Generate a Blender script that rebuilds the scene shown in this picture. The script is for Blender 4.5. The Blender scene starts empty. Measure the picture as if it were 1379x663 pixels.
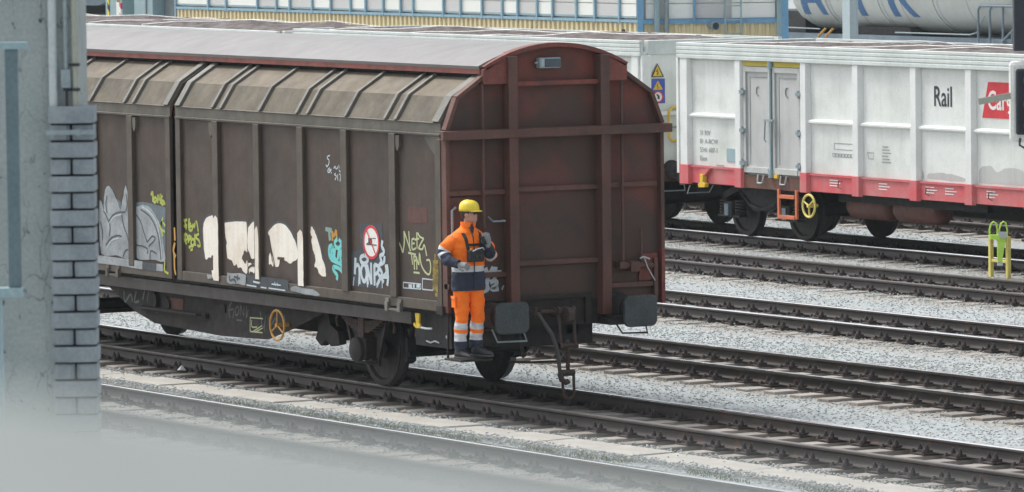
import bpy, math, random
import numpy as np
from mathutils import Vector, Matrix, noise as mnoise
R = math.radians
rnd = random.Random(7)
sc = bpy.context.scene
# ------------------------------------------------------------------ camera, light, exposure
CAM = Vector((56.382, -33.591, 6.099))
YAW, PIT, ROLL = 1.04501575, 0.0648301174, -0.0121082244
F_ = Vector((-math.sin(YAW) * math.cos(PIT), math.cos(YAW) * math.cos(PIT), -math.sin(PIT)))
R_ = Vector((math.cos(YAW), math.sin(YAW), 0)); U_ = R_.cross(F_)
RR = R_ * math.cos(ROLL) + U_ * math.sin(ROLL); UU = -R_ * math.sin(ROLL) + U_ * math.cos(ROLL)
cd = bpy.data.cameras.new('camera'); cam = bpy.data.objects.new('camera', cd); sc.collection.objects.link(cam)
cam.matrix_world = Matrix(((RR.x, UU.x, -F_.x, CAM.x), (RR.y, UU.y, -F_.y, CAM.y), (RR.z, UU.z, -F_.z, CAM.z), (0, 0, 0, 1)))
cd.sensor_width = 36; cd.lens = 36 * 7575.2 / 1379; cd.clip_start = 0.3; cd.clip_end = 3000
cd.dof.use_dof = True; cd.dof.focus_distance = 66.0; cd.dof.aperture_fstop = 12.5
sc.camera = cam
SUN_EL, SUN_AZ = R(58), R(205)          # azimuth measured from +X, counter-clockwise
w = bpy.data.worlds.new('World'); sc.world = w; w.use_nodes = True
nt = w.node_tree; nt.nodes.clear()
sky = nt.nodes.new('ShaderNodeTexSky'); sky.sky_type = 'NISHITA'; sky.sun_disc = False
sky.sun_elevation = SUN_EL; sky.sun_rotation = R(90) - SUN_AZ
sky.dust_density = 4.0; sky.air_density = 1.0; sky.ozone_density = 1.0
hs = nt.nodes.new('ShaderNodeHueSaturation'); hs.inputs['Saturation'].default_value = 0.30; hs.inputs['Value'].default_value = 1.0
bg = nt.nodes.new('ShaderNodeBackground'); bg.inputs['Strength'].default_value = 0.15
wo = nt.nodes.new('ShaderNodeOutputWorld')
nt.links.new(sky.outputs[0], hs.inputs['Color']); nt.links.new(hs.outputs[0], bg.inputs['Color']); nt.links.new(bg.outputs[0], wo.inputs[0])
sd = bpy.data.lights.new('sun', 'SUN'); sd.energy = 1.5; sd.angle = R(14); sd.color = (1.0, 0.97, 0.93)
sun = bpy.data.objects.new('sun', sd); sc.collection.objects.link(sun)
sdir = Vector((math.cos(SUN_AZ) * math.cos(SUN_EL), math.sin(SUN_AZ) * math.cos(SUN_EL), math.sin(SUN_EL)))
sun.rotation_euler = sdir.to_track_quat('Z', 'Y').to_euler(); sun.location = (0, 0, 40)
sc.view_settings.view_transform = 'Standard'; sc.view_settings.look = 'None'
sc.view_settings.exposure = 0.66; sc.view_settings.gamma = 1.0
sc.render.engine = 'CYCLES'
sc.cycles.max_bounces = 6; sc.cycles.diffuse_bounces = 3; sc.cycles.glossy_bounces = 3
sc.cycles.use_denoising = True; sc.cycles.sample_clamp_indirect = 4

# ------------------------------------------------------------------ mesh helpers
class MB:
    def __init__(s): s.v = []; s.f = []; s.m = []; s.mi = 0
    def add(s, vs, fs):
        o = len(s.v); s.v += [tuple(p) for p in vs]; s.f += [tuple(i + o for i in f) for f in fs]; s.m += [s.mi] * len(fs); return s
    def box(s, x0, x1, y0, y1, z0, z1):
        if x0 > x1: x0, x1 = x1, x0
        if y0 > y1: y0, y1 = y1, y0
        if z0 > z1: z0, z1 = z1, z0
        return s.add([(x0, y0, z0), (x1, y0, z0), (x1, y1, z0), (x0, y1, z0), (x0, y0, z1), (x1, y0, z1), (x1, y1, z1), (x0, y1, z1)],
              [(0, 3, 2, 1), (4, 5, 6, 7), (0, 1, 5, 4), (1, 2, 6, 5), (2, 3, 7, 6), (3, 0, 4, 7)])
    def cbox(s, c, sx, sy, sz): return s.box(c[0] - sx / 2, c[0] + sx / 2, c[1] - sy / 2, c[1] + sy / 2, c[2] - sz / 2, c[2] + sz / 2)
    def bar(s, p, q, wd, ht, up=(0, 0, 1)):      # rectangular bar from p to q
        p = Vector(p); q = Vector(q); d = (q - p).normalized(); u = Vector(up)
        sd_ = d.cross(u)
        if sd_.length < 1e-4: sd_ = d.cross(Vector((1, 0, 0)))
        sd_.normalize(); u = sd_.cross(d)
        a = sd_ * wd / 2; b = u * ht / 2
        vs = [p - a - b, p + a - b, p + a + b, p - a + b, q - a - b, q + a - b, q + a + b, q - a + b]
        return s.add(vs, [(0, 1, 2, 3), (7, 6, 5, 4), (0, 4, 5, 1), (1, 5, 6, 2), (2, 6, 7, 3), (3, 7, 4, 0)])
    def prism(s, poly, ax, a, b):                # poly in the two other axes, extruded along ax
        n = len(poly)
        def P(p, t): return {'x': (t, p[0], p[1]), 'y': (p[0], t, p[1]), 'z': (p[0], p[1], t)}[ax]
        vs = [P(p, a) for p in poly] + [P(p, b) for p in poly]
        fs = [tuple(range(n))[::-1], tuple(range(n, 2 * n))] + [(i, (i + 1) % n, n + (i + 1) % n, n + i) for i in range(n)]
        return s.add(vs, fs)
    def ring(s, c, n_, r, k, ph=0.0):
        n_ = Vector(n_).normalized(); a = n_.orthogonal().normalized(); b = n_.cross(a)
        return [Vector(c) + (a * math.cos(2 * math.pi * i / k + ph) + b * math.sin(2 * math.pi * i / k + ph)) * r for i in range(k)]
    def cyl(s, p, q, r, k=20, r2=None):
        r2 = r if r2 is None else r2; d = Vector(q) - Vector(p)
        return s.add(s.ring(p, d, r, k) + s.ring(q, d, r2, k), [tuple(range(k))[::-1], tuple(range(k, 2 * k))] + [(i, (i + 1) % k, k + (i + 1) % k, k + i) for i in range(k)])
    def rev(s, o, ax, prof, k=32, caps=True):    # prof: (distance along ax, radius)
        ax = Vector(ax).normalized(); o = Vector(o); vs = []; fs = []
        for d, r in prof: vs += s.ring(o + ax * d, ax, max(r, 1e-4), k)
        for j in range(len(prof) - 1):
            fs += [(j * k + i, j * k + (i + 1) % k, (j + 1) * k + (i + 1) % k, (j + 1) * k + i) for i in range(k)]
        if caps: fs += [tuple(range(k))[::-1], tuple(range((len(prof) - 1) * k, len(prof) * k))]
        return s.add(vs, fs)
    def tube(s, pts, r, k=8, closed=False, rs=None):
        pts = [Vector(p) for p in pts]; n = len(pts); vs = []; fs = []; up = None
        for i, p in enumerate(pts):
            a = pts[(i - 1) % n] if (closed or i) else p; b = pts[(i + 1) % n] if (closed or i < n - 1) else p
            d = (b - a).normalized()
            if up is None: up = d.orthogonal().normalized()
            up = (up - d * up.dot(d)); up = up.normalized() if up.length > 1e-5 else d.orthogonal().normalized()
            sd_ = d.cross(up); rr = rs[i] if rs else r
            vs += [p + (up * math.cos(2 * math.pi * j / k) + sd_ * math.sin(2 * math.pi * j / k)) * rr for j in range(k)]
        m = n if closed else n - 1
        for i in range(m):
            i2 = (i + 1) % n
            fs += [(i * k + j, i * k + (j + 1) % k, i2 * k + (j + 1) % k, i2 * k + j) for j in range(k)]
        if not closed: fs += [tuple(range(k))[::-1], tuple(range((n - 1) * k, n * k))]
        return s.add(vs, fs)
    def torus(s, c, ax, Rr, r, k=28, j=8):
        return s.tube(s.ring(c, ax, Rr, k), r, j, closed=True)
    def build(s, name, mats, parent=None, smooth=False, bevel=0, loc=None, props=None, fixn=True):
        me = bpy.data.meshes.new(name); me.from_pydata(s.v, [], s.f)
        mats = mats if isinstance(mats, (list, tuple)) else [mats]
        for m in mats: me.materials.append(m)
        if len(mats) > 1: me.polygons.foreach_set('material_index', s.m)
        if fixn:
            import bmesh
            b = bmesh.new(); b.from_mesh(me); bmesh.ops.recalc_face_normals(b, faces=b.faces); b.to_mesh(me); b.free()
        if smooth:
            me.polygons.foreach_set('use_smooth', [True] * len(me.polygons))
            try: me.set_sharp_from_angle(angle=R(38))
            except Exception: pass
        o = bpy.data.objects.new(name, me); sc.collection.objects.link(o)
        if parent: o.parent = parent
        if loc: o.location = loc
        if bevel:
            mo = o.modifiers.new('bevel', 'BEVEL'); mo.width = bevel; mo.segments = 2; mo.limit_method = 'ANGLE'; mo.angle_limit = R(40)
        return o
def thing(name, label, cat, loc=(0, 0, 0), rz=0, group=None):
    o = bpy.data.objects.new(name, None); sc.collection.objects.link(o); o.location = loc; o.rotation_euler = (0, 0, rz)
    o.empty_display_size = 0.3
    return tag(o, label, cat, group)
def tag(o, label=None, cat=None, group=None, kind=None):
    if label: o['label'] = label
    if cat: o['category'] = cat
    if group: o['group'] = group
    if kind: o['kind'] = kind
    return o
def copy_tree(o, parent=None):
    c = o.copy(); sc.collection.objects.link(c)
    if parent: c.parent = parent
    for ch in list(o.children): copy_tree(ch, c)
    return c

# ------------------------------------------------------------------ materials
def newmat(name):
    m = bpy.data.materials.new(name); m.use_nodes = True; nt = m.node_tree
    return m, nt, nt.nodes['Principled BSDF']
def mapping(nt, scale=(1, 1, 1), coord='Object'):
    tc = nt.nodes.new('ShaderNodeTexCoord'); mp = nt.nodes.new('ShaderNodeMapping'); mp.inputs['Scale'].default_value = scale
    nt.links.new(tc.outputs[coord], mp.inputs[0]); return mp.outputs[0]
def noise(nt, vec, scale, detail=4, rough=0.55, dist=0):
    n = nt.nodes.new('ShaderNodeTexNoise'); n.inputs['Scale'].default_value = scale; n.inputs['Detail'].default_value = detail
    n.inputs['Roughness'].default_value = rough; n.inputs['Distortion'].default_value = dist; nt.links.new(vec, n.inputs['Vector']); return n.outputs['Fac']
def ramp(nt, fac, stops):
    r = nt.nodes.new('ShaderNodeValToRGB'); e = r.color_ramp.elements
    while len(e) < len(stops): e.new(0.5)
    for i, (p, c) in enumerate(stops):
        e[i].position = p; e[i].color = (c, c, c, 1) if not isinstance(c, (tuple, list)) else tuple(c) + (1,)
    nt.links.new(fac, r.inputs[0]); return r.outputs[0]
def mix(nt, fac, a, b, mode='MIX'):
    m = nt.nodes.new('ShaderNodeMix'); m.data_type = 'RGBA'; m.blend_type = mode
    for sock, v in ((m.inputs[0], fac), (m.inputs[6], a), (m.inputs[7], b)):
        if isinstance(v, (int, float)): sock.default_value = v
        elif isinstance(v, (tuple, list)): sock.default_value = tuple(v) + (1,)
        else: nt.links.new(v, sock)
    return m.outputs[2]
def bump(nt, h, strength, dist, b):
    n = nt.nodes.new('ShaderNodeBump'); n.inputs['Strength'].default_value = strength; n.inputs['Distance'].default_value = dist
    nt.links.new(h, n.inputs['Height']); nt.links.new(n.outputs[0], b.inputs['Normal'])
def paint(name, col, dirt=None, amt=0.6, scale=1.6, rough=0.6, metal=0.0, streak=True, grain=0.12, bmp=0.15, seed=0, lo=0.45, hi=0.7, spots=None, stk=0.8):
    m, nt, b = newmat(name)
    v = mapping(nt, (1, 1, 1)); dirt = dirt or tuple(c * 0.5 for c in col)
    n1 = ramp(nt, noise(nt, v, scale, 6, 0.62), [(lo, 0.0), (hi, amt)])
    c = mix(nt, n1, col, dirt)
    if streak:
        vs = mapping(nt, (7, 7, 0.5)); n2 = ramp(nt, noise(nt, vs, 1.4, 4), [(0.48, 0.0), (0.8, amt * stk)])
        c = mix(nt, n2, c, dirt)
    if spots:
        sp_ = ramp(nt, noise(nt, v, 7.0, 8, 0.75, 0.6), [(0.655, 0.0), (0.70, 0.75)]); c = mix(nt, sp_, c, spots)
    g = ramp(nt, noise(nt, v, 45, 3), [(0.3, 1 - grain), (0.7, 1 + grain)])
    c = mix(nt, 1.0, c, g, 'MULTIPLY')
    nt.links.new(c, b.inputs['Base Color'])
    rr = ramp(nt, noise(nt, v, scale * 3, 4), [(0.3, rough - 0.1), (0.7, min(1, rough + 0.15))]); nt.links.new(rr, b.inputs['Roughness'])
    b.inputs['Metallic'].default_value = metal
    if bmp: bump(nt, noise(nt, v, 14, 6), bmp, 0.01, b)
    return m
def plain(name, col, rough=0.6, metal=0.0, emit=None):
    return paint(name, col, tuple(c * 0.6 for c in col), 0.4, 3.0, rough, metal, False, 0.08, 0.05)

M = {}
M['brown'] = paint('brown_wagon_paint', (0.060, 0.040, 0.029), (0.036, 0.028, 0.025), 0.8, 0.9, 0.62, bmp=0.12)
M['brownrib'] = paint('brown_rib_paint', (0.088, 0.070, 0.053), (0.050, 0.042, 0.036), 0.8, 1.5, 0.6)
M['tan'] = paint('dusty_tan_paint', (0.150, 0.124, 0.086), (0.076, 0.062, 0.044), 0.85, 1.3, 0.7, lo=0.42, hi=0.72)
M['tanlow'] = paint('shaded_olive_paint', (0.118, 0.100, 0.070), (0.062, 0.054, 0.042), 0.85, 2.2, 0.75, lo=0.42, hi=0.66)  # darker copy of the tan paint; dimmer skylight on the steep slope painted in
M['tanrib'] = paint('dusty_grey_bar', (0.17, 0.165, 0.145), (0.075, 0.072, 0.065), 0.6, 3.0, 0.55)
M['cant'] = paint('cantrail_paint', (0.112, 0.102, 0.082), (0.065, 0.058, 0.048), 0.75, 1.8, 0.65)
M['roof'] = paint('pale_grey_roof', (0.212, 0.207, 0.205), (0.170, 0.166, 0.164), 0.6, 0.8, 0.55, streak=False, grain=0.05, bmp=0.05)
M['redpaint'] = paint('oxide_red_paint', (0.20, 0.055, 0.042), (0.085, 0.036, 0.03), 0.75, 2.0, 0.65)
M['black'] = paint('grimy_black_steel', (0.014, 0.014, 0.015), (0.026, 0.023, 0.022), 0.7, 3.0, 0.7)
M['grime'] = paint('grimy_brown_steel', (0.018, 0.0165, 0.0165), (0.040, 0.028, 0.022), 0.6, 3.0, 0.75)
M['soleb'] = paint('solebar_paint', (0.072, 0.064, 0.060), (0.05, 0.043, 0.04), 0.7, 1.5, 0.6)
M['dark'] = plain('dark_void', (0.012, 0.012, 0.013), 0.8)
M['bufferface'] = paint('buffer_face_steel', (0.060, 0.072, 0.078), (0.04, 0.046, 0.05), 0.8, 5.0, 0.45, 0.3, False, 0.2, 0.4)
M['rustiron'] = paint('rusty_iron', (0.052, 0.036, 0.031), (0.085, 0.042, 0.028), 0.6, 8.0, 0.7)
M['wheel'] = paint('wheel_steel', (0.030, 0.027, 0.026), (0.018, 0.017, 0.018), 0.8, 4, 0.6, 0.3)
M['tread'] = plain('bright_tyre_steel', (0.32, 0.32, 0.33), 0.35, 0.9)
M['orangewheel'] = paint('worn_orange_paint', (0.55, 0.30, 0.06), (0.28, 0.13, 0.04), 0.6, 9, 0.5)
M['yellow'] = paint('yellow_paint', (0.74, 0.50, 0.04), (0.45, 0.30, 0.05), 0.5, 8, 0.5)
M['paleyellow'] = paint('pale_yellow_paint', (0.70, 0.60, 0.16), (0.45, 0.38, 0.14), 0.5, 6, 0.55)
M['lime'] = plain('lime_paint', (0.50, 0.80, 0.10), 0.5)
M['white'] = paint('weathered_white_paint', (0.74, 0.775, 0.745), (0.46, 0.49, 0.44), 0.7, 0.9, 0.55, grain=0.05, bmp=0.10, spots=(0.36, 0.30, 0.23), stk=0.35)
M['whiterib'] = paint('weathered_white_post', (0.77, 0.80, 0.78), (0.60, 0.63, 0.60), 0.6, 1.5, 0.55, grain=0.05, spots=(0.36, 0.30, 0.23), stk=0.4)
M['doorgrey'] = paint('pale_grey_door', (0.50, 0.515, 0.50), (0.36, 0.37, 0.355), 0.6, 1.2, 0.6, grain=0.05)
M['capwhite'] = paint('pale_cap_paint', (0.62, 0.67, 0.65), (0.45, 0.50, 0.48), 0.75, 1.4, 0.6, grain=0.06, spots=(0.30, 0.26, 0.20), stk=0.5)
M['redband'] = paint('faded_red_paint', (0.62, 0.10, 0.115), (0.52, 0.22, 0.21), 0.8, 1.8, 0.6, lo=0.4, hi=0.65)
M['redreservoir'] = paint('rust_red_reservoir', (0.12, 0.043, 0.033), (0.055, 0.033, 0.028), 0.8, 3, 0.6)
M['rustpanel'] = paint('rusty_sill', (0.20, 0.075, 0.045), (0.09, 0.06, 0.05), 0.85, 3.5, 0.8, lo=0.35, hi=0.6)
M['orange'] = paint('orange_step_paint', (0.62, 0.17, 0.075), (0.4, 0.12, 0.06), 0.5, 8, 0.55)
M['signred'] = plain('sign_red', (0.62, 0.03, 0.045), 0.5)
M['signwhite'] = plain('sign_white', (0.78, 0.78, 0.74), 0.5)
M['ink'] = plain('ink_black', (0.03, 0.035, 0.045), 0.6)
M['inkpale'] = plain('faded_ink', (0.30, 0.32, 0.32), 0.6)
M['paleblue'] = paint('pale_blue_steel', (0.27, 0.43, 0.52), (0.20, 0.32, 0.40), 0.5, 2, 0.5)
M['blue'] = paint('blue_steel_paint', (0.17, 0.37, 0.56), (0.12, 0.24, 0.36), 0.5, 2, 0.5)
M['tealpost'] = paint('grey_blue_paint', (0.30, 0.42, 0.45), (0.22, 0.30, 0.32), 0.5, 1.5, 0.55)
M['cream'] = paint('cream_cladding', (0.72, 0.62, 0.38), (0.60, 0.50, 0.30), 0.5, 0.9, 0.55, grain=0.04, bmp=0.02)
M['panelw'] = paint('white_wall_panel', (0.86, 0.87, 0.82), (0.78, 0.79, 0.74), 0.4, 0.5, 0.5, grain=0.02, bmp=0)
M['panelg'] = paint('grey_wall_panel', (0.60, 0.60, 0.585), (0.54, 0.54, 0.53), 0.4, 0.5, 0.5, grain=0.02, bmp=0)
M['tank'] = paint('pale_tank_paint', (0.54, 0.55, 0.52), (0.42, 0.42, 0.39), 0.6, 0.6, 0.45, grain=0.03, bmp=0.02)
M['tankframe'] = paint('tank_frame_blue_grey', (0.17, 0.225, 0.27), (0.11, 0.15, 0.18), 0.6, 1.0, 0.5)
M['letterblue'] = plain('blue_lettering', (0.055, 0.15, 0.32), 0.5)
M['silver'] = plain('light_grey_steel', (0.50, 0.55, 0.56), 0.45, 0.2)
M['steelpost'] = paint('blue_grey_post_paint', (0.13, 0.19, 0.21), (0.09, 0.13, 0.15), 0.6, 3, 0.5)
M['mastgrey'] = paint('pale_mast_paint', (0.42, 0.50, 0.52), (0.34, 0.41, 0.43), 0.5, 2, 0.5)
M['galv'] = paint('galvanised_steel', (0.30, 0.36, 0.38), (0.22, 0.27, 0.29), 0.6, 4, 0.45, 0.3)
M['bronze'] = plain('yellow_top_rail', (0.50, 0.40, 0.05), 0.6)
M['gcream'] = paint('cream_graffiti', (0.80, 0.76, 0.68), (0.58, 0.47, 0.34), 0.6, 2.6, 0.7, grain=0.05, bmp=0.05)
M['gsilver'] = paint('silver_graffiti', (0.34, 0.37, 0.38), (0.15, 0.17, 0.18), 0.8, 3.6, 0.5, 0.0, False, lo=0.35, hi=0.66)
M['gblue'] = paint('grey_blue_graffiti', (0.12, 0.16, 0.18), (0.08, 0.10, 0.11), 0.7, 2.5, 0.6)
M['gdark'] = plain('dark_graffiti', (0.06, 0.068, 0.075), 0.6)
M['glime'] = plain('lime_graffiti', (0.40, 0.46, 0.08), 0.6)
M['gpale'] = plain('pale_green_graffiti', (0.50, 0.54, 0.30), 0.6)
M['gcyan'] = plain('cyan_graffiti', (0.16, 0.56, 0.55), 0.6)
M['gteal'] = plain('dull_teal_graffiti', (0.22, 0.35, 0.30), 0.6)
M['gorange'] = plain('ochre_graffiti', (0.48, 0.26, 0.05), 0.6)
M['gwhite'] = plain('pale_blue_graffiti', (0.52, 0.60, 0.64), 0.6)
M['gyellow'] = paint('yellow_graffiti', (0.34, 0.24, 0.03), (0.10, 0.08, 0.03), 0.9, 12, 0.6, lo=0.4, hi=0.6)
M['gfaint'] = plain('faint_grey_graffiti', (0.10, 0.105, 0.10), 0.6)
M['slate'] = paint('slate_repaint', (0.050, 0.060, 0.070), (0.035, 0.042, 0.05), 0.7, 2, 0.6)
M['ochrepatch'] = paint('dull_red_patch', (0.105, 0.045, 0.036), (0.07, 0.038, 0.033), 0.7, 2.5, 0.7)

def end_mat():
    m, nt, b = newmat('end_wall_paint'); v = mapping(nt)
    big = noise(nt, v, 0.85, 3, 0.5)
    sep = nt.nodes.new('ShaderNodeSeparateXYZ'); nt.links.new(v, sep.inputs[0])
    mr = nt.nodes.new('ShaderNodeMapRange'); mr.inputs['From Min'].default_value = 1.6; mr.inputs['From Max'].default_value = 4.0
    mr.inputs['To Min'].default_value = -0.16; mr.inputs['To Max'].default_value = 0.12; nt.links.new(sep.outputs['Z'], mr.inputs['Value'])
    ad = nt.nodes.new('ShaderNodeMath'); ad.operation = 'ADD'; nt.links.new(big, ad.inputs[0]); nt.links.new(mr.outputs[0], ad.inputs[1])
    red = ramp(nt, ad.outputs[0], [(0.47, 0.0), (0.66, 0.9)])
    c = mix(nt, red, (0.074, 0.041, 0.031), (0.185, 0.047, 0.034))
    c = mix(nt, ramp(nt, noise(nt, v, 3.2, 6), [(0.45, 0.0), (0.75, 0.65)]), c, (0.040, 0.034, 0.032))
    g = ramp(nt, noise(nt, v, 50, 3), [(0.3, 0.86), (0.7, 1.14)]); c = mix(nt, 1.0, c, g, 'MULTIPLY')
    nt.links.new(c, b.inputs['Base Color']); b.inputs['Roughness'].default_value = 0.68; bump(nt, noise(nt, v, 9, 6), 0.15, 0.01, b); return m
M['end'] = end_mat()
M['endrib'] = paint('end_rib_paint', (0.130, 0.056, 0.043), (0.064, 0.041, 0.033), 0.85, 1.1, 0.62, lo=0.42, hi=0.66)
def rail_mat():
    m, nt, b = newmat('rail_steel'); v = mapping(nt, (1, 1, 1))
    c = mix(nt, ramp(nt, noise(nt, v, 1.1, 6), [(0.35, 0.0), (0.7, 1.0)]), (0.030, 0.025, 0.023), (0.055, 0.046, 0.040))
    c = mix(nt, ramp(nt, noise(nt, v, 3.0, 5), [(0.62, 0.0), (0.74, 0.6)]), c, (0.14, 0.07, 0.035))
    nt.links.new(c, b.inputs['Base Color']); b.inputs['Roughness'].default_value = 0.6; bump(nt, noise(nt, v, 30, 4), 0.2, 0.005, b); return m
M['rail'] = rail_mat()
M['railtop'] = paint('rolled_rail_top', (0.62, 0.63, 0.64), (0.36, 0.35, 0.34), 0.5, 1.5, 0.17, 0.95, False, 0.05, 0.0)
M['railtopdull'] = paint('dull_rail_top', (0.14, 0.13, 0.125), (0.10, 0.085, 0.075), 0.6, 1.5, 0.5, 0.4, False, 0.05, 0.0)
M['fast'] = paint('fastening_iron', (0.062, 0.052, 0.052), (0.11, 0.075, 0.06), 0.6, 14, 0.6, 0.2, False)
def wood_mat():
    m, nt, b = newmat('sleeper_wood'); v = mapping(nt, (18, 1.2, 6))
    oi = nt.nodes.new('ShaderNodeObjectInfo')
    c = mix(nt, ramp(nt, noise(nt, v, 2.0, 6), [(0.3, 0.0), (0.7, 1.0)]), (0.20, 0.175, 0.15), (0.36, 0.335, 0.305))
    c = mix(nt, 1.0, c, ramp(nt, oi.outputs['Random'], [(0, 0.75), (1, 1.2)]), 'MULTIPLY')
    nt.links.new(c, b.inputs['Base Color']); b.inputs['Roughness'].default_value = 0.85; bump(nt, noise(nt, v, 3, 6), 0.4, 0.01, b); return m
M['wood'] = wood_mat()
def ballast_mat():
    m, nt, b = newmat('ballast'); v = mapping(nt)
    vo = nt.nodes.new('ShaderNodeTexVoronoi'); vo.inputs['Scale'].default_value = 24; vo.inputs['Randomness'].default_value = 1; nt.links.new(v, vo.inputs['Vector'])
    sp = nt.nodes.new('ShaderNodeSeparateColor'); nt.links.new(vo.outputs['Color'], sp.inputs[0])
    c = ramp(nt, sp.outputs[0], [(0.0, (0.255, 0.285, 0.29)), (0.35, (0.32, 0.355, 0.36)), (0.75, (0.365, 0.40, 0.405)), (1.0, (0.44, 0.47, 0.465))])
    at = nt.nodes.new('ShaderNodeAttribute'); at.attribute_name = 'near'; sep = nt.nodes.new('ShaderNodeSeparateColor'); nt.links.new(at.outputs['Color'], sep.inputs[0])
    ru = mix(nt, ramp(nt, sp.outputs[1], [(0.2, 0.0), (0.9, 1.0)]), (0.235, 0.205, 0.17), (0.36, 0.31, 0.25))
    mm = nt.nodes.new('ShaderNodeMath'); mm.operation = 'MULTIPLY'; nt.links.new(sep.outputs[0], mm.inputs[0])
    nt.links.new(ramp(nt, noise(nt, v, 2.2, 5), [(0.32, 0.15), (0.55, 1.0)]), mm.inputs[1])
    c = mix(nt, mm.outputs[0], c, ru)
    c = mix(nt, ramp(nt, noise(nt, v, 0.35, 4), [(0.35, 0.0), (0.7, 0.35)]), c, (0.27, 0.275, 0.26))
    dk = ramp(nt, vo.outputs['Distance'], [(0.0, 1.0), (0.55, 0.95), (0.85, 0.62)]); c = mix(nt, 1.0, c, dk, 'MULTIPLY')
    nt.links.new(c, b.inputs['Base Color']); b.inputs['Roughness'].default_value = 0.9
    inv = nt.nodes.new('ShaderNodeMath'); inv.operation = 'SUBTRACT'; inv.inputs[0].default_value = 1; nt.links.new(vo.outputs['Distance'], inv.inputs[1])
    bump(nt, inv.outputs[0], 0.5, 0.013, b); return m
M['ballast'] = ballast_mat()
def stone_mat():
    m, nt, b = newmat('ballast_stone'); g = nt.nodes.new('ShaderNodeNewGeometry')
    c = ramp(nt, g.outputs['Random Per Island'], [(0.0, (0.31, 0.335, 0.34)), (0.4, (0.37, 0.40, 0.405)), (0.8, (0.42, 0.45, 0.45)), (0.93, (0.38, 0.335, 0.27)), (1.0, (0.60, 0.59, 0.55))])
    nt.links.new(c, b.inputs['Base Color']); b.inputs['Roughness'].default_value = 0.9; return m
M['stone'] = stone_mat()
def concrete_mat(name, c1, c2, crack=False, scale=2.0):
    m, nt, b = newmat(name); v = mapping(nt)
    c = mix(nt, ramp(nt, noise(nt, v, scale, 7, 0.6), [(0.35, 0.0), (0.68, 1.0)]), c1, c2)
    g = ramp(nt, noise(nt, v, 60, 3), [(0.3, 0.9), (0.7, 1.1)]); c = mix(nt, 1.0, c, g, 'MULTIPLY')
    if crack:
        nv = nt.nodes.new('ShaderNodeTexNoise'); nv.inputs['Scale'].default_value = 16; nv.inputs['Detail'].default_value = 5
        mp = mapping(nt, (1, 1, 0.45)); nt.links.new(mp, nv.inputs['Vector'])
        vm = mix(nt, 0.08, mp, nv.outputs['Color'])
        vo = nt.nodes.new('ShaderNodeTexVoronoi'); vo.feature = 'DISTANCE_TO_EDGE'; vo.inputs['Scale'].default_value = 9.0; nt.links.new(vm, vo.inputs['Vector'])
        line = ramp(nt, vo.outputs['Distance'], [(0.0, 0.75), (0.020, 0.0)])
        mask = ramp(nt, noise(nt, v, 3.2, 3), [(0.47, 0.0), (0.56, 1.0)])
        mm = nt.nodes.new('ShaderNodeMath'); mm.operation = 'MULTIPLY'; nt.links.new(line, mm.inputs[0]); nt.links.new(mask, mm.inputs[1])
        pit = ramp(nt, noise(nt, mapping(nt, (1, 1, 0.6)), 26, 3), [(0.30, 1.0), (0.35, 0.0)])
        mx = nt.nodes.new('ShaderNodeMath'); mx.operation = 'MAXIMUM'; nt.links.new(mm.outputs[0], mx.inputs[0]); nt.links.new(pit, mx.inputs[1])
        c = mix(nt, mx.outputs[0], c, (0.06, 0.07, 0.075))
    nt.links.new(c, b.inputs['Base Color']); b.inputs['Roughness'].default_value = 0.9; bump(nt, noise(nt, v, 22, 6), 0.3, 0.01, b); return m
M['concrete'] = concrete_mat('pillar_concrete', (0.27, 0.315, 0.31), (0.36, 0.40, 0.395), True)
M['slab'] = concrete_mat('slab_concrete', (0.33, 0.315, 0.28), (0.43, 0.41, 0.37), False, 1.6)
M['ledge'] = concrete_mat('ledge_paint', (0.160, 0.183, 0.178), (0.175, 0.197, 0.191), False, 3.0)
M['brick'] = concrete_mat('grey_glazed_brick', (0.215, 0.25, 0.27), (0.29, 0.33, 0.35), False, 8.0)
M['mortar'] = plain('dark_joint', (0.035, 0.042, 0.047), 0.9)
M['darkwall'] = concrete_mat('dark_grey_wall', (0.12, 0.15, 0.155), (0.22, 0.26, 0.26), True)
M['conduitbuff'] = plain('buff_conduit_paint', (0.36, 0.37, 0.31), 0.5)
# clothing
M['hivis'] = paint('hi_vis_orange_cloth', (1.0, 0.205, 0.010), (0.90, 0.13, 0.008), 0.6, 5, 0.8, 0, False, 0.06, 0.5)
M['navy'] = paint('navy_cloth', (0.028, 0.036, 0.062), (0.018, 0.022, 0.04), 0.7, 6, 0.85, 0, False, 0.1, 0.5)
M['reflect'] = plain('reflective_tape', (0.58, 0.60, 0.62), 0.5, 0.1)
M['skin'] = plain('skin', (0.50, 0.27, 0.20), 0.55)
M['hair'] = plain('dark_hair', (0.025, 0.018, 0.014), 0.6)
M['helmet'] = paint('yellow_helmet_plastic', (0.86, 0.66, 0.05), (0.62, 0.48, 0.07), 0.5, 14, 0.42, 0, False, 0.06, 0.05)
M['glove'] = paint('grey_glove_cloth', (0.25, 0.265, 0.27), (0.17, 0.18, 0.185), 0.7, 18, 0.85, 0, False, 0.12, 0.4)
M['boot'] = plain('dark_boot_leather', (0.035, 0.037, 0.042), 0.5)
M['strap'] = plain('black_webbing', (0.022, 0.022, 0.025), 0.7)
M['lens'] = plain('dark_lens', (0.02, 0.02, 0.025), 0.15)
M['glass'] = plain('lamp_glass', (0.07, 0.09, 0.12), 0.12)
M['rubber'] = plain('rubber_hose', (0.06, 0.058, 0.058), 0.6)
M['grass'] = plain('trackside_grass', (0.10, 0.13, 0.04), 0.8)
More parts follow.
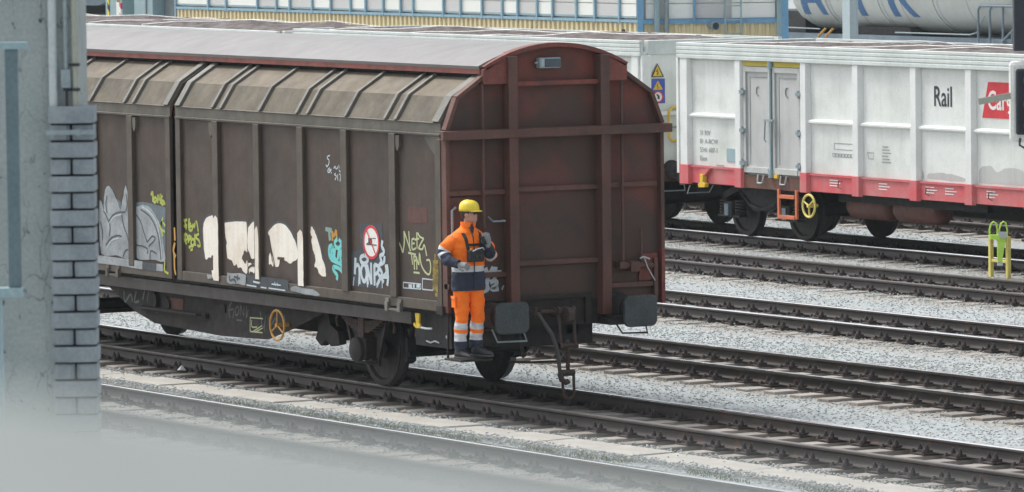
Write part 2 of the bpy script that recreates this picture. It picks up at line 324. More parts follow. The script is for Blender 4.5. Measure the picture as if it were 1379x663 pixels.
def haz_mat(name, a, b_, n):
    m, nt, b = newmat(name); v = mapping(nt, (1, 1, 1)); sp = nt.nodes.new('ShaderNodeSeparateXYZ'); nt.links.new(v, sp.inputs[0])
    ad = nt.nodes.new('ShaderNodeMath'); ad.operation = 'ADD'; nt.links.new(sp.outputs['X'], ad.inputs[0]); nt.links.new(sp.outputs['Z'], ad.inputs[1])
    mu = nt.nodes.new('ShaderNodeMath'); mu.operation = 'MULTIPLY'; mu.inputs[1].default_value = n; nt.links.new(ad.outputs[0], mu.inputs[0])
    fr = nt.nodes.new('ShaderNodeMath'); fr.operation = 'FRACT'; nt.links.new(mu.outputs[0], fr.inputs[0])
    gt = nt.nodes.new('ShaderNodeMath'); gt.operation = 'GREATER_THAN'; gt.inputs[1].default_value = 0.5; nt.links.new(fr.outputs[0], gt.inputs[0])
    nt.links.new(mix(nt, gt.outputs[0], a, b_), b.inputs['Base Color']); b.inputs['Roughness'].default_value = 0.5; return m
M['hazard'] = haz_mat('hazard_stripe', (0.75, 0.58, 0.03), (0.03, 0.03, 0.03), 3.0)
M['redstripe'] = haz_mat('red_white_stripe', (0.75, 0.75, 0.72), (0.55, 0.06, 0.12), 3.2)

# ------------------------------------------------------------------ tracks and ground
TY = [29.4715, 33.6586, 38.464, 43.5223, 48.5283, 52.705]
TY = [y - 33.5911 for y in TY] + [23.62]
TA = [0.4868, 0.939, 1.4709, 1.8491, 1.7617, 1.5014, 2.1]
def ty(i, x): return TY[i] + math.tan(R(TA[i])) * x + 0.000688 * x * x + (0 if i < 6 else 0.62)
def tslope(i, x): return math.tan(R(TA[i])) + 0.001376 * x
CR = [0.20, 0.245, 0.215, 0.193, 0.190, 0.20, 0.20]     # crib depth under rail top
def ground_z(x, y):
    z = -0.225 + 0.02 * mnoise.noise((x * 0.5, y * 0.5, 0)) + 0.012 * mnoise.noise((x * 2.1, y * 2.1, 3))
    for i in range(7):
        d = abs(y - ty(i, x))
        if d < 1.75:
            t = 1 if d < 1.3 else max(0, (1.75 - d) / 0.45); t = t * t * (3 - 2 * t)
            z = z * (1 - t) + t * (-CR[i] + 0.007 * mnoise.noise((x * 3, y * 3, i)))
    return z
def lin(a, b, s): return list(np.arange(a, b + 1e-6, s))
xs = [-900, -500, -300, -200, -150, -120, -100, -85] + lin(-75, -50, 1.0) + lin(-49.5, 20, 0.25) + lin(21, 40, 1.5) + [50, 70, 100, 160, 300]
ysl = [-300, -120, -60, -40, -25, -15] + lin(-10, -6, 0.5) + lin(-5.8, 26, 0.2) + lin(27, 36, 1.5) + [40, 50, 60, 75, 100, 150, 250, 500, 900]
V = []; near = []
for y in ysl:
    for x in xs:
        inner = -80 < x < 40 and -12 < y < 30
        V.append((x, y, ground_z(x, y) if inner else -0.225))
        d = min(abs(y - ty(i, x)) for i in range(7)) if inner else 3
        near.append(max(0.0, min(1.0, (1.75 - d) / 0.6)) if inner else 0.0)
nx = len(xs); Fc = [(j * nx + i, j * nx + i + 1, (j + 1) * nx + i + 1, (j + 1) * nx + i) for j in range(len(ysl) - 1) for i in range(nx - 1)]
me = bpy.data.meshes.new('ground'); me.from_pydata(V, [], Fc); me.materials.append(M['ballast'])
ca = me.color_attributes.new('near', 'FLOAT_COLOR', 'POINT'); ca.data.foreach_set('color', np.repeat(np.array(near)[:, None], 4, 1).ravel())
me.polygons.foreach_set('use_smooth', [True] * len(me.polygons))
g = bpy.data.objects.new('ground', me); sc.collection.objects.link(g); g['kind'] = 'structure'

# loose ballast stones as one uncountable mass
def stones(name, n, pick, smin, smax, mat, label, seed):
    rs = np.random.RandomState(seed)
    base = np.array([(1, 0, 0), (-1, 0, 0), (0, 1, 0), (0, -1, 0), (0, 0, 1), (0, 0, -1)], float)
    fs = np.array([(0, 2, 4), (2, 1, 4), (1, 3, 4), (3, 0, 4), (2, 0, 5), (1, 2, 5), (3, 1, 5), (0, 3, 5)])
    P = []
    while len(P) < n:
        q = pick(rs)
        if q: P.append(q)
    P = np.array(P); n = len(P)
    sz = rs.uniform(smin, smax, n)[:, None, None] * rs.uniform(0.6, 1.25, (n, 6, 1)) * np.array([1, 1, 0.55])
    ang = rs.uniform(0, 6.28, n); c, s_ = np.cos(ang), np.sin(ang)
    tl = rs.uniform(-0.7, 0.7, n); ct, st = np.cos(tl), np.sin(tl)
    L = base[None] * sz
    L = np.stack([L[..., 0] * ct[:, None] - L[..., 2] * st[:, None], L[..., 1], L[..., 0] * st[:, None] + L[..., 2] * ct[:, None]], -1)
    L = np.stack([L[..., 0] * c[:, None] - L[..., 1] * s_[:, None], L[..., 0] * s_[:, None] + L[..., 1] * c[:, None], L[..., 2]], -1)
    vs = (P[:, None, :] + L).reshape(-1, 3); ff = (fs[None] + (np.arange(n) * 6)[:, None, None]).reshape(-1, 3)
    me = bpy.data.meshes.new(name); me.vertices.add(len(vs)); me.vertices.foreach_set('co', vs.ravel())
    me.loops.add(ff.size); me.loops.foreach_set('vertex_index', ff.ravel().astype(np.int32))
    me.polygons.add(len(ff)); me.polygons.foreach_set('loop_start', np.arange(0, ff.size, 3, dtype=np.int32)); me.polygons.foreach_set('loop_total', np.full(len(ff), 3, np.int32))
    me.update(calc_edges=True); me.materials.append(mat)
    o = bpy.data.objects.new(name, me); sc.collection.objects.link(o); tag(o, label, 'ballast', kind='stuff')
def pick_near(rs):
    y = rs.uniform(-5, 8); x = rs.uniform(-15 - y * 2.2, 14 - y * 1.9)
    return (x, y, ground_z(x, y) + 0.004)
def pick_far(rs):
    y = rs.uniform(7, 23); x = rs.uniform(-6 - y * 1.75, 12 - y * 1.6)
    return (x, y, ground_z(x, y) + 0.006)
stones('loose_stones', 42000, pick_near, 0.011, 0.022, M['stone'], 'grey and buff ballast stones lying loose between the nearest tracks', 1)
stones('ballast_stones', 26000, pick_far, 0.012, 0.022, M['stone'], 'pale ballast stones lying loose between the farther tracks', 2)
def pick_edge(rs):   # little heaps against the sleepers
    i = rs.randint(0, 6); x0 = {0: (-8, 14), 1: (-20, 12), 2: (-24, 6), 3: (-16, 0), 4: (-24, -8), 5: (-32, -14)}[i]
    x = rs.uniform(*x0); x = round((x - 0.1) / 0.608) * 0.608 + rs.normal(0.3, 0.10)
    y = ty(i, x) + rs.uniform(-1.5, 1.5)
    return (x, y, -CR[i] + 0.01 + abs(rs.normal(0, 0.012)))
stones('gravel_heaps', 22000, pick_edge, 0.012, 0.024, M['stone'], 'small stones heaped between and over the wooden sleepers', 3)

HEAD = [(-0.036, -0.012), (-0.030, -0.001), (-0.015, 0.0), (0.015, 0.0), (0.030, -0.001), (0.036, -0.012), (0.035, -0.036), (0.010, -0.050), (0.008, -0.120), (0.022, -0.140), (0.070, -0.150), (0.070, -0.159),
        (-0.070, -0.159), (-0.070, -0.150), (-0.022, -0.140), (-0.008, -0.120), (-0.010, -0.050), (-0.035, -0.036)]
def fastening_mesh():
    m = MB(); m.box(-0.13, 0.13, -0.19, 0.19, -0.172, -0.158)
    for sy in (-1, 1):
        y = sy * 0.105
        m.box(-0.10, 0.10, y - 0.032, y + 0.034, -0.158, -0.128)
        for dx in (-0.062, 0.062):
            m.box(dx - 0.035, dx + 0.035, sy * 0.05, y, -0.150, -0.126)
            m.cyl((dx, y, -0.13), (dx, y, -0.116), 0.030, 8); m.cyl((dx, y, -0.116), (dx, y, -0.088), 0.024, 6); m.cyl((dx, y, -0.088), (dx, y, -0.066), 0.013, 6)
        for dx in (-0.10, 0.10): m.cyl((dx, sy * 0.165, -0.158), (dx, sy * 0.165, -0.135), 0.026, 6); m.cyl((dx, sy * 0.165, -0.135), (dx, sy * 0.165, -0.115), 0.015, 6)
    return m
XR = [(-14, 20), (-22, 16), (-30, 10), (-33, 3), (-40, -5), (-46, -10), (-46, -14)]
TL = ['nearest railway track in front of the pale concrete slabs, partly behind the blurred ledge', 'railway track the brown covered wagon stands on', 'empty railway track directly behind the brown wagon',
      'empty railway track third from the white wagons, between two others', 'empty rusty railway track just in front of the white wagons', 'railway track under the white and red open wagons', 'railway track glimpsed beneath and beyond the white wagons']
TL[3] = 'middle one of the three empty tracks between brown and white wagons'
proto_sl = None; proto_fa = None
for i in range(7):
    t = thing('railway_track', TL[i], 'railway track', (XR[i][1], ty(i, XR[i][1]), -0.2), 0, 'parallel tracks of the yard')
    ox, oy = t.location.x, t.location.y
    px_ = lin(-150, -60, 6) + lin(-57, 34, 1.5) if i else lin(-60, 34, 1.5)
    for sgn in (-1, 1):
        m = MB(); n = len(HEAD)
        for x in px_:
            s_ = tslope(i, x); c = Vector((1, s_, 0)).normalized(); nn = Vector((-c.y, c.x, 0))
            wv = 0.0
            for (a, z) in HEAD:
                p = Vector((x, ty(i, x), 0)) + nn * (sgn * 0.7525 + a); m.v.append((p.x - ox, p.y - oy, z + 0.2 + wv))
        for k in range(len(px_) - 1):
            for j in range(n):
                m.f.append((k * n + j, k * n + (j + 1) % n, (k + 1) * n + (j + 1) % n, (k + 1) * n + j)); m.m.append(1 if j in (0, 1, 2, 3, 4) else 0)
        top = M['railtop'] if i in (0, 1, 2, 3, 5) else M['railtopdull']
        if i <= 1 and sgn < 0: top = M['railtopdull']
        m.build('rail', [M['rail'], top], t, smooth=True)
    x = XR[i][0]; cnt = 0
    while x < XR[i][1] and cnt < 99:
        if proto_sl is None:
            mm = MB(); mm.box(-0.125, 0.125, -1.3, 1.3, -0.31, -0.174); proto_sl = mm.build('sleeper', M['wood'], None, bevel=0.012)
            proto_fa = fastening_mesh().build('rail_fastening', M['fast'], None); s0 = proto_sl; fas = [proto_fa, None]
        s1 = proto_sl.copy() if cnt or i else proto_sl
        if s1 is not proto_sl: sc.collection.objects.link(s1)
        s1.parent = t; s1.location = (x - ox + rnd.uniform(-0.02, 0.02), ty(i, x) - oy + rnd.uniform(-0.03, 0.03), 0.2 + rnd.uniform(-0.012, 0.004) + (0 if i else -0.01)); s1.rotation_euler = (0, 0, math.atan(tslope(i, x)) + R(rnd.uniform(-0.8, 0.8)))
        for sgn in (-1, 1):
            if proto_fa.parent is None: f1 = proto_fa
            else: f1 = proto_fa.copy(); sc.collection.objects.link(f1)
            f1.parent = s1; f1.location = (0, sgn * 0.7525, 0.2 - s1.location.z); f1.scale = (1, 1.05, 1)
        x += 0.608; cnt += 1

# concrete trough covers between the two nearest tracks
def tro(x): return ty(1, x) - 1.93 + 0.012 * (x + 9)
t = thing('cable_trough', 'row of pale concrete cable trough covers beside the nearest track', 'cable trough', (0, tro(0), -0.2))
x = -16.0; k = 0
while x < 16:
    L = 0.98; mm = MB()
    dz = rnd.uniform(-0.01, 0.012); a = tslope(1, x) + 0.012
    mm.box(-0.485, 0.485, -0.28, 0.28, -0.10, 0.03)
    o = mm.build('cover_slab', M['slab'], t, bevel=0.01, loc=(x - 0, tro(x) - tro(0) + rnd.uniform(-0.012, 0.012), 0.012 + dz)); o.rotation_euler = (R(rnd.uniform(-0.9, 0.9)), R(rnd.uniform(-0.5, 0.5)), a + R(rnd.uniform(-0.6, 0.6)))
    x += L + 0.01; k += 1
def pick_tro(rs):
    x = rs.uniform(-15, 14); sd2 = -1 if rs.rand() < 0.6 else 1
    return (x, tro(x) + sd2 * (0.33 + abs(rs.normal(0, 0.09)) * (1 if rs.rand() < 0.5 else -1)), -0.155 - rs.uniform(0, 0.03))
stones('trough_gravel', 9000, pick_tro, 0.012, 0.024, M['stone'], 'small gravel spilled along both edges of the concrete trough covers', 8)
# weeds along the near side of the trough
m = MB(); rs = np.random.RandomState(5)
for _ in range(9000):
    x = rs.uniform(-14, 14); y = tro(x) - 0.42 + rs.normal(0, 0.10)
    if mnoise.noise((x * 0.9, y * 2, 7)) < 0.0: continue
    z = ground_z(x, y); h = rs.uniform(0.015, 0.05); a = rs.uniform(0, 3.14); dx, dy = math.cos(a) * 0.006, math.sin(a) * 0.006
    lx, ly = rs.normal(0, 0.015, 2); m.add([(x - dx, y - dy, z), (x + dx, y + dy, z), (x + lx, y + ly, z + h)], [(0, 1, 2)])
tag(m.build('grass', M['grass'], fixn=False), 'thin low weeds in the gravel along the concrete trough covers', 'grass', kind='stuff')
# litter
m = MB(); m.add([(-0.06, -0.04, 0), (0.05, -0.05, 0.01), (0.07, 0.03, 0), (-0.04, 0.05, 0.02), (0, 0, 0.07), (-0.02, 0.03, 0.06)], [(0, 1, 4), (1, 2, 4), (2, 3, 5, 4), (3, 0, 4, 5), (0, 3, 2, 1)])
tag(m.build('paper_scrap', M['signwhite'], None, loc=(-8.45, -0.93, -0.165)), 'crumpled white scrap lying beside the near rail of the wagon track', 'litter')

# ------------------------------------------------------------------ flat lettering and painted shapes on a wagon face
def hom(h, i, j):
    return lambda u, v: ((h[0] * u + h[1] * v + h[2]) / (h[6] * u + h[7] * v + 1), (h[3] * u + h[4] * v + h[5]) / (h[6] * u + h[7] * v + 1))
SIDE = hom([0.020204036, -0.00025461093, -12.710329, 0.0015211932, -0.010071688, 4.5809383, 0.00026911921, -1.3542354e-05], 0, 2)
ENDP = hom([0.0095685615, -0.00011097827, -7.1143562, -0.00054359883, -0.0082666858, 4.8484087, -7.3044509e-05, -7.2091148e-06], 1, 2)
WHT = hom([0.02316424, 4.3399067e-05, -53.313942, 0.0014523099, -0.015950732, 3.691395, 0.00027029263, -1.3525954e-05], 0, 2)
SOLE = hom([0.020223623, -0.00023443844, -13.209394, 0.0015207632, -0.010149719, 4.5722445, 0.00027165264, -1.5647024e-05], 0, 2)
def sheet(face, c):      # drawing-sheet coordinates -> coordinates on the wagon face
    return lambda p: face(c[0] + p[0] * c[2], c[1] + p[1] * c[2])
def smooth_line(pts, sub=4):
    if len(pts) < 3: return pts
    out = []; n = len(pts)
    for i in range(n - 1):
        p0 = pts[max(i - 1, 0)]; p1 = pts[i]; p2 = pts[i + 1]; p3 = pts[min(i + 2, n - 1)]
        for k in range(sub):
            t = k / sub
            out.append(tuple(0.5 * (2 * p1[a] + (p2[a] - p0[a]) * t + (2 * p0[a] - 5 * p1[a] + 4 * p2[a] - p3[a]) * t * t + (3 * p1[a] - p0[a] - 3 * p2[a] + p3[a]) * t ** 3) for a in (0, 1)))
    out.append(pts[-1]); return out
def P3(kind, off, p):    # face plane -> 3D
    return (p[0], off, p[1]) if kind == 'y' else (off, p[0], p[1])
lift = [0.0]
def stroke(m, pts, wd, kind, off, sm=True, taper=False):
    if sm: pts = smooth_line(pts)
    L = []; n = len(pts); lift[0] = (lift[0] + 0.00013) % 0.0013
    o = off + (-lift[0] if kind == 'y' else lift[0])
    for i in range(n):
        a = pts[max(i - 1, 0)]; b = pts[min(i + 1, n - 1)]; dx, dz = b[0] - a[0], b[1] - a[1]; l = math.hypot(dx, dz) or 1
        ww = wd * (1 - 0.45 * (i / n)) / 2 if taper else wd / 2 * (0.88 + 0.24 * rnd.random())
        L.append((pts[i][0] - dz / l * ww, pts[i][1] + dx / l * ww)); L.append((pts[i][0] + dz / l * ww, pts[i][1] - dx / l * ww))
    e0 = (pts[0][0], pts[0][1]); 
    m.add([P3(kind, o, p) for p in L], [(2 * i, 2 * i + 1, 2 * i + 3, 2 * i + 2) for i in range(n - 1)])
def blob(m, pts, kind, off, rag=0.0, sub=3, sm=True):
    pts = list(pts); 
    if sm: pts = smooth_line(pts + [pts[0]], sub)[:-1]
    if rag: pts = [(p[0] + rnd.gauss(0, rag), p[1] + rnd.gauss(0, rag)) for p in pts]
    from mathutils.geometry import tessellate_polygon
    vs = [P3(kind, off, p) for p in pts]; tr = tessellate_polygon([[Vector((p[0], p[1], 0)) for p in pts]])
    m.add(vs, [tuple(t) for t in tr])
def text_obj(name, body, size, loc, rot, mat, parent, sx=1.0, ext=0.001, bold=0.0):
    cu = bpy.data.curves.new(name, 'FONT'); cu.body = body; cu.size = size; cu.extrude = ext; cu.offset = bold; cu.align_x = 'LEFT'; cu.resolution_u = 3
    to = bpy.data.objects.new(name, cu); sc.collection.objects.link(to); bpy.context.view_layer.update()
    me = bpy.data.meshes.new_from_object(to); bpy.data.objects.remove(to); me.materials.clear(); me.materials.append(mat)
    o = bpy.data.objects.new(name, me); sc.collection.objects.link(o); o.parent = parent; o.location = loc; o.rotation_euler = rot; o.scale = (sx, 1, 1); return o

# ------------------------------------------------------------------ brown covered wagon
BW = thing('covered_freight_wagon', 'dark brown covered freight wagon with sliding walls, graffiti and a pale curved roof', 'freight wagon', (0, 0, 0))
CY = 0.03; HW = 1.47
def arc_pts(half, z0, zt, n=14, c=CY):
    s = zt - z0; rr = (half * half + s * s) / (2 * s); a = math.asin(min(1, half / rr))
    return [(c + rr * math.sin(-a + 2 * a * i / n), zt - rr + rr * math.cos(-a + 2 * a * i / n)) for i in range(n + 1)]
XF, XB = -0.56, -14.94
# roof
m = MB(); out = arc_pts(1.02, 3.945, 4.185, 18); inn = arc_pts(1.00, 3.90, 4.15, 18)
m.prism(out + inn[::-1], 'x', XF + 0.02, XB - 0.02)
roof = m.build('roof', M['roof'], BW, smooth=True)
m = MB()
for yy in (CY - 0.80, CY + 0.80): m.box(XB, XF + 0.02, yy - 0.012, yy + 0.012, 4.0, 4.034)
for k in range(1, 12): 
    pass
m.build('roof_seam', M['roof'], roof)
m = MB()
for s in (-1, 1): m.box(XB - 0.01, XF + 0.03, CY + s * 0.985, CY + s * 1.005, 3.852, 3.943)
m.build('roof_fascia', M['redpaint'], BW)
m = MB(); m.box(XB + 0.1, XF - 0.08, CY - 0.90, CY + 0.90, 3.70, 3.90); m.build('roof_frame', M['dark'], BW)
# sliding doors (two leaves each side)
def door_leaf(xa, xb, ribs, s, name='sliding_door'):
    # xa > xb, s = -1 near side, +1 far side
    Y = lambda y: CY + s * y
    g_ = MB(); g_.mi = 0
    g_.box(xb + 0.02, xa - 0.02, Y(1.44), Y(1.46), 1.10, 3.16)
    o = g_.build(name, M['brown'], BW)
    fr = MB(); e = 0.13
    fr.box(xb, xb + e, Y(1.455), Y(1.50), 1.09, 3.14); fr.box(xa - e, xa, Y(1.455), Y(1.50), 1.09, 3.14)
    fr.box(xb + e, xa - e, Y(1.455), Y(1.497), 1.09, 1.208)
    fr.build('door_frame', M['brownrib'], o, bevel=0.006)
    c = MB(); c.prism([(Y(1.47), 3.142), (Y(1.505), 3.142), (Y(1.508), 3.162), (Y(1.488), 3.168), (Y(1.488), 3.28), (Y(1.50), 3.292), (Y(1.44), 3.31)], 'x', xb, xa)
    c.build('cantrail', M['cant'], o)
    sl = MB()
    sl.prism([(Y(1.285), 3.588), (Y(0.93), 3.805), (Y(0.91), 3.78), (Y(1.25), 3.565)], 'x', xb + 0.01, xa - 0.01)
    sl.build('upper_panel', M['tan'], o)
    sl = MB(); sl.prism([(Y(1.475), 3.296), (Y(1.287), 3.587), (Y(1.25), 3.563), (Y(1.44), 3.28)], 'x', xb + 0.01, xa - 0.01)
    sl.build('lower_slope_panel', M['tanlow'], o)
    for x, wd in ribs['low']:
        rb = MB(); rb.prism([(Y(1.455), 1.14), (Y(1.512), 1.208), (Y(1.512), 3.141), (Y(1.455), 3.141)], 'x', x - wd / 2, x + wd / 2)
        rb.build('door_rib', M['brownrib'], o, bevel=0.008)
    for x, wd in ribs['up']:
        rb = MB(); h = 0.035
        rb.prism([(Y(1.475), 3.296), (Y(1.475 + h), 3.31), (Y(1.285 + h), 3.605), (Y(0.945), 3.838), (Y(0.93), 3.80), (Y(1.285), 3.586)], 'x', x - wd / 2, x + wd / 2)
        rb.build('roof_slope_bar', M['tanrib'], o, bevel=0.004)
    lug = MB()
    for x, sg in ribs['lug']:
        lug.prism([(x, 3.12), (x + sg * 0.09, 3.12), (x + sg * 0.09, 3.0), (x + sg * 0.045, 2.93), (x, 3.0)], 'y', Y(1.462), Y(1.502))
    if ribs['lug']: lug.build('lifting_lug', M['cant'], o)
    lk = MB()
    for x in ribs['latch']:
        for dx in (-0.15, 0.15): lk.box(x + dx - 0.035, x + dx + 0.035, Y(1.485), Y(1.53), 1.03, 1.14); lk.box(x + dx - 0.045, x + dx + 0.045, Y(1.49), Y(1.515), 1.13, 1.18)
        lk.box(x - 0.11, x + 0.11, Y(1.49), Y(1.52), 1.04, 1.065)
    lk.build('door_latch', M['tanrib'] if xa > -1 else M['cant'], o)
    return o
R1 = dict(low=[(-6.35, .15), (-5.24, .15), (-4.09, .15), (-2.97, .15), (-1.77, .15)],
          up=[(-7.39, .13), (-6.43, .06), (-6.20, .06), (-5.16, .06), (-4.18, .06), (-3.90, .06), (-2.93, .06), (-1.95, .06), (-1.69, .06), (-0.72, .16)], lug=[(-6.43, -1), (-1.69, 1)], latch=[-1.77])
R2 = dict(low=[(-8.76, .15), (-9.86, .15), (-11.0, .15), (-12.1, .15), (-13.3, .15)],
          up=[(-7.72, .13), (-8.66, .06), (-8.92, .06), (-9.92, .06), (-10.9, .06), (-11.2, .06), (-12.2, .06), (-13.2, .06), (-13.4, .06), (-14.75, .16)], lug=[(-8.68, 1)], latch=[-9.3])
D1 = door_leaf(-0.62, -7.46, R1, -1)
m = MB(); m.prism([(-0.75, 3.14), (-1.08, 3.14), (-0.75, 2.88)], 'y', CY - 1.475, CY - 1.462); m.build('corner_gusset', M['cant'], D1)
D2 = door_leaf(-7.62, -14.88, R2, -1)
tag(D1, 'front sliding wall leaf with cream letters and tags'); tag(D2, 'rear sliding wall leaf with silver graffiti')
door_leaf(-0.62, -7.46, R1, 1); door_leaf(-7.62, -14.88, R2, 1)
m = MB(); m.box(-7.535, -7.52, CY - 1.46, CY + 1.46, 1.1, 3.3); m.build('door_seal', M['redpaint'], BW)
m = MB(); m.prism([(CY - 1.40, 1.06), (CY + 1.40, 1.06), (CY + 1.40, 3.2), (CY + 1.1, 3.5), (CY - 1.1, 3.5), (CY - 1.40, 3.2)], 'x', XB + 0.1, XF - 0.1); m.build('wagon_interior', M['dark'], BW)
# end walls
def end_wall(X, s):       # s=+1 faces +x
    def pr(m, poly, a, b): m.prism(poly, 'x', X + s * a, X + s * b)
    outl = [(CY - 1.47, 1.08), (CY - 1.47, 3.22), (CY - 1.31, 3.59), (CY - 0.95, 3.82)] + arc_pts(0.95, 3.93, 4.17, 12) + [(CY + 0.95, 3.82), (CY + 1.31, 3.59), (CY + 1.47, 3.22), (CY + 1.47, 1.08)]
    m = MB(); pr(m, outl, -0.06, -0.02); o = m.build('end_wall', M['end'], BW)
    # headstock
    h = MB(); pr(h, [(-0.74, 0.86), (0.74, 0.86), (0.74, 1.10), (1.50, 1.06), (1.50, 1.16), (-1.50, 1.16), (-1.50, 1.06), (-0.74, 1.10)], -0.14, 0.0)
    hs_ = h.build('headstock', M['grime'], BW)
    h = MB(); pr(h, [(-0.62, 0.87), (-0.62, 1.23), (0.50, 1.23), (0.50, 0.87), (0.42, 0.87), (0.42, 1.185), (-0.38, 1.185), (-0.38, 0.87)], 0.0, 0.05); pr(h, [(-1.12, 0.9), (-0.62, 0.9), (-0.62, 1.20), (-1.12, 1.20)], 0.0, 0.03); pr(h, [(0.62, 0.9), (1.12, 0.9), (1.12, 1.15), (0.62, 1.15)], 0.0, 0.03)
    h.build('headstock_plate', M['endrib'] if 0 else M['grime'], hs_, bevel=0.005)
    h = MB()
    for yy in (-0.06, 0.14):
        for zz in (0.92, 0.97, 1.02, 1.07, 1.12): h.cyl((X + s * 0.0, yy + 0.1, zz), (X + s * 0.012, yy + 0.1, zz), 0.010, 8)
    h.build('rivets', M['dark'], hs_)
    # vertical posts
    for yc, zb in ((-0.585, 1.0), (0.67, 0.97)):
        zt = 4.17 - (yc - CY) ** 2 * 0.26
        p = MB(); pr(p, [(yc - 0.062, zb), (yc + 0.062, zb), (yc + 0.062, zt - 0.02), (yc - 0.062, zt - 0.02)], -0.02, 0.14)
        p.build('end_post', M['endrib'], o, bevel=0.008)
    # arch rim and side cells
    rim = MB(); A = arc_pts(0.985, 3.94, 4.20, 16); B = arc_pts(0.95, 3.90, 4.150, 16)
    pr(rim, A + B[::-1], -0.05, 0.10)
    for ya, yb in ((-0.965, -0.64), (0.725, 0.995)):
        za = 4.15 - (ya - CY) ** 2 * 0.25; zb = 4.15 - (yb - CY) ** 2 * 0.25
        pr(rim, [(ya, 3.735), (yb, 3.735), (yb, zb), (ya, za)], -0.02, 0.10)
    rim.build('roof_arch', M['redpaint'], o)
    b = MB(); pr(b, [(-0.52, 3.70), (0.61, 3.70), (0.61, 3.755), (-0.52, 3.755)], -0.02, 0.08); b.build('upper_rail', M['redpaint'], o, bevel=0.006)
    b = MB(); pr(b, [(-1.55, 3.10), (1.58, 3.10), (1.58, 3.205), (-1.55, 3.205)], 0.10, 0.165)
    pr(b, [(-1.55, 3.195), (1.58, 3.195), (1.58, 3.207), (-1.55, 3.207)], -0.02, 0.10); pr(b, [(-1.55, 3.10), (1.58, 3.10), (1.58, 3.112), (-1.55, 3.112)], -0.02, 0.10)
    b.build('cross_beam', M['endrib'], o, bevel=0.006)
    for ya, yb, z in ((-1.44, -0.65, 2.47), (-0.52, 0.61, 2.485), (0.735, 1.44, 2.49), (-0.52, 0.61, 1.615), (0.735, 1.44, 1.30), (-1.1, -0.65, 1.50)):
        b = MB(); pr(b, [(ya, z - 0.03), (yb, z - 0.03), (yb, z + 0.03), (ya, z + 0.03)], -0.02, 0.035); b.build('end_rail', M['endrib'], o, bevel=0.006)
    # outline flanges
    for sg in (-1, 1):
        f = MB()
        for (a, c) in (((1.475, 3.21), (1.325, 3.585)), ((1.325, 3.585), (0.965, 3.825))):
            f.bar((X + s * 0.02, CY + sg * a[0], a[1]), (X + s * 0.02, CY + sg * c[0], c[1]), 0.10, 0.045, (0, sg, 1))
        f.box(X - 0.05, X + s * 0.06, CY + sg * 1.445, CY + sg * 1.49, 1.72 if sg > 0 else 1.08, 3.10)
        f.build('end_flange', M['endrib'], o)
    f = MB(); f.box(X - 0.05, X + s * 0.06, CY + 1.445, CY + 1.49, 1.06, 1.72); pr(f, [(1.18, 1.34), (1.44, 1.34), (1.44, 1.66), (1.22, 1.66)], -0.02, 0.012)
    f.build('corner_post', M['redpaint'], o)
    return o
EW = end_wall(XF, 1); EW2 = end_wall(XB, -1)
EX = XF
m = MB()
m.tube([(EX + 0.06, -0.96, 3.74), (EX + 0.06, -0.96, 2.05)], 0.020, 8); m.build('locking_rod', M['endrib'], EW)
m = MB(); m.tube([(EX + 0.06, 0.935, 3.74), (EX + 0.06, 0.935, 1.56)], 0.020, 8)
m.tube([(EX + 0.08, 0.90, 1.535), (EX + 0.08, 1.33, 1.52)], 0.034, 10); m.box(EX, EX + 0.14, 1.00, 1.12, 1.46, 1.58); m.box(EX, EX + 0.12, 0.86, 0.96, 1.50, 1.58)
m.tube([(EX + 0.06, 1.19, 1.96), (EX + 0.06, 1.19, 1.55)], 0.018, 8); m.box(EX, EX + 0.06, 1.37, 1.42, 1.10, 1.60)
m.build('locking_rod', M['endrib'], EW)
m = MB(); m.tube([(EX + 0.11, 1.14, 1.61), (EX + 0.11, 1.19, 1.63), (EX + 0.12, 1.27, 1.60)], 0.010, 6); m.tube([(EX + 0.11, 1.20, 1.62), (EX + 0.12, 1.24, 1.50), (EX + 0.12, 1.34, 1.34)], 0.007, 6)
m.build('seal_wire', M['silver'], EW)
m = MB(); m.tube([(EX + 0.02, -0.88, 2.18), (EX + 0.10, -0.86, 2.13), (EX + 0.10, -0.70, 2.13), (EX + 0.02, -0.68, 2.14)], 0.012, 8); m.build('grab_handle', M['galv'], EW)
m = MB(); m.tube([(EX + 0.02, -1.33, 2.30), (EX + 0.09, -1.36, 2.31), (EX + 0.12, -1.42, 2.28), (EX + 0.12, -1.42, 1.40), (EX + 0.02, -1.42, 1.36)], 0.016, 8); m.build('hand_rail', M['galv'], EW)
m = MB(); m.box(EX - 0.01, EX + 0.10, -1.46, -1.28, 1.36, 1.42); m.box(EX, EX + 0.02, -1.40, -1.08, 1.30, 2.42); m.build('step_recess', M['end'], EW)
# tail lamp
m = MB(); m.box(EX, EX + 0.10, -0.20, 0.09, 3.90, 4.025); tl = m.build('tail_lamp', M['tealpost'], EW, bevel=0.015)
m = MB(); m.box(EX + 0.10, EX + 0.112, -0.13, 0.075, 3.915, 4.01); m.build('lamp_glass', M['glass'], tl)
m = MB(); m.cyl((EX + 0.05, -0.20, 3.965), (EX + 0.05, -0.235, 3.965), 0.014, 8); m.cyl((EX + 0.08, -0.155, 3.92), (EX + 0.08, -0.155, 4.01), 0.03, 10); m.build('lamp_bracket', M['silver'], tl)
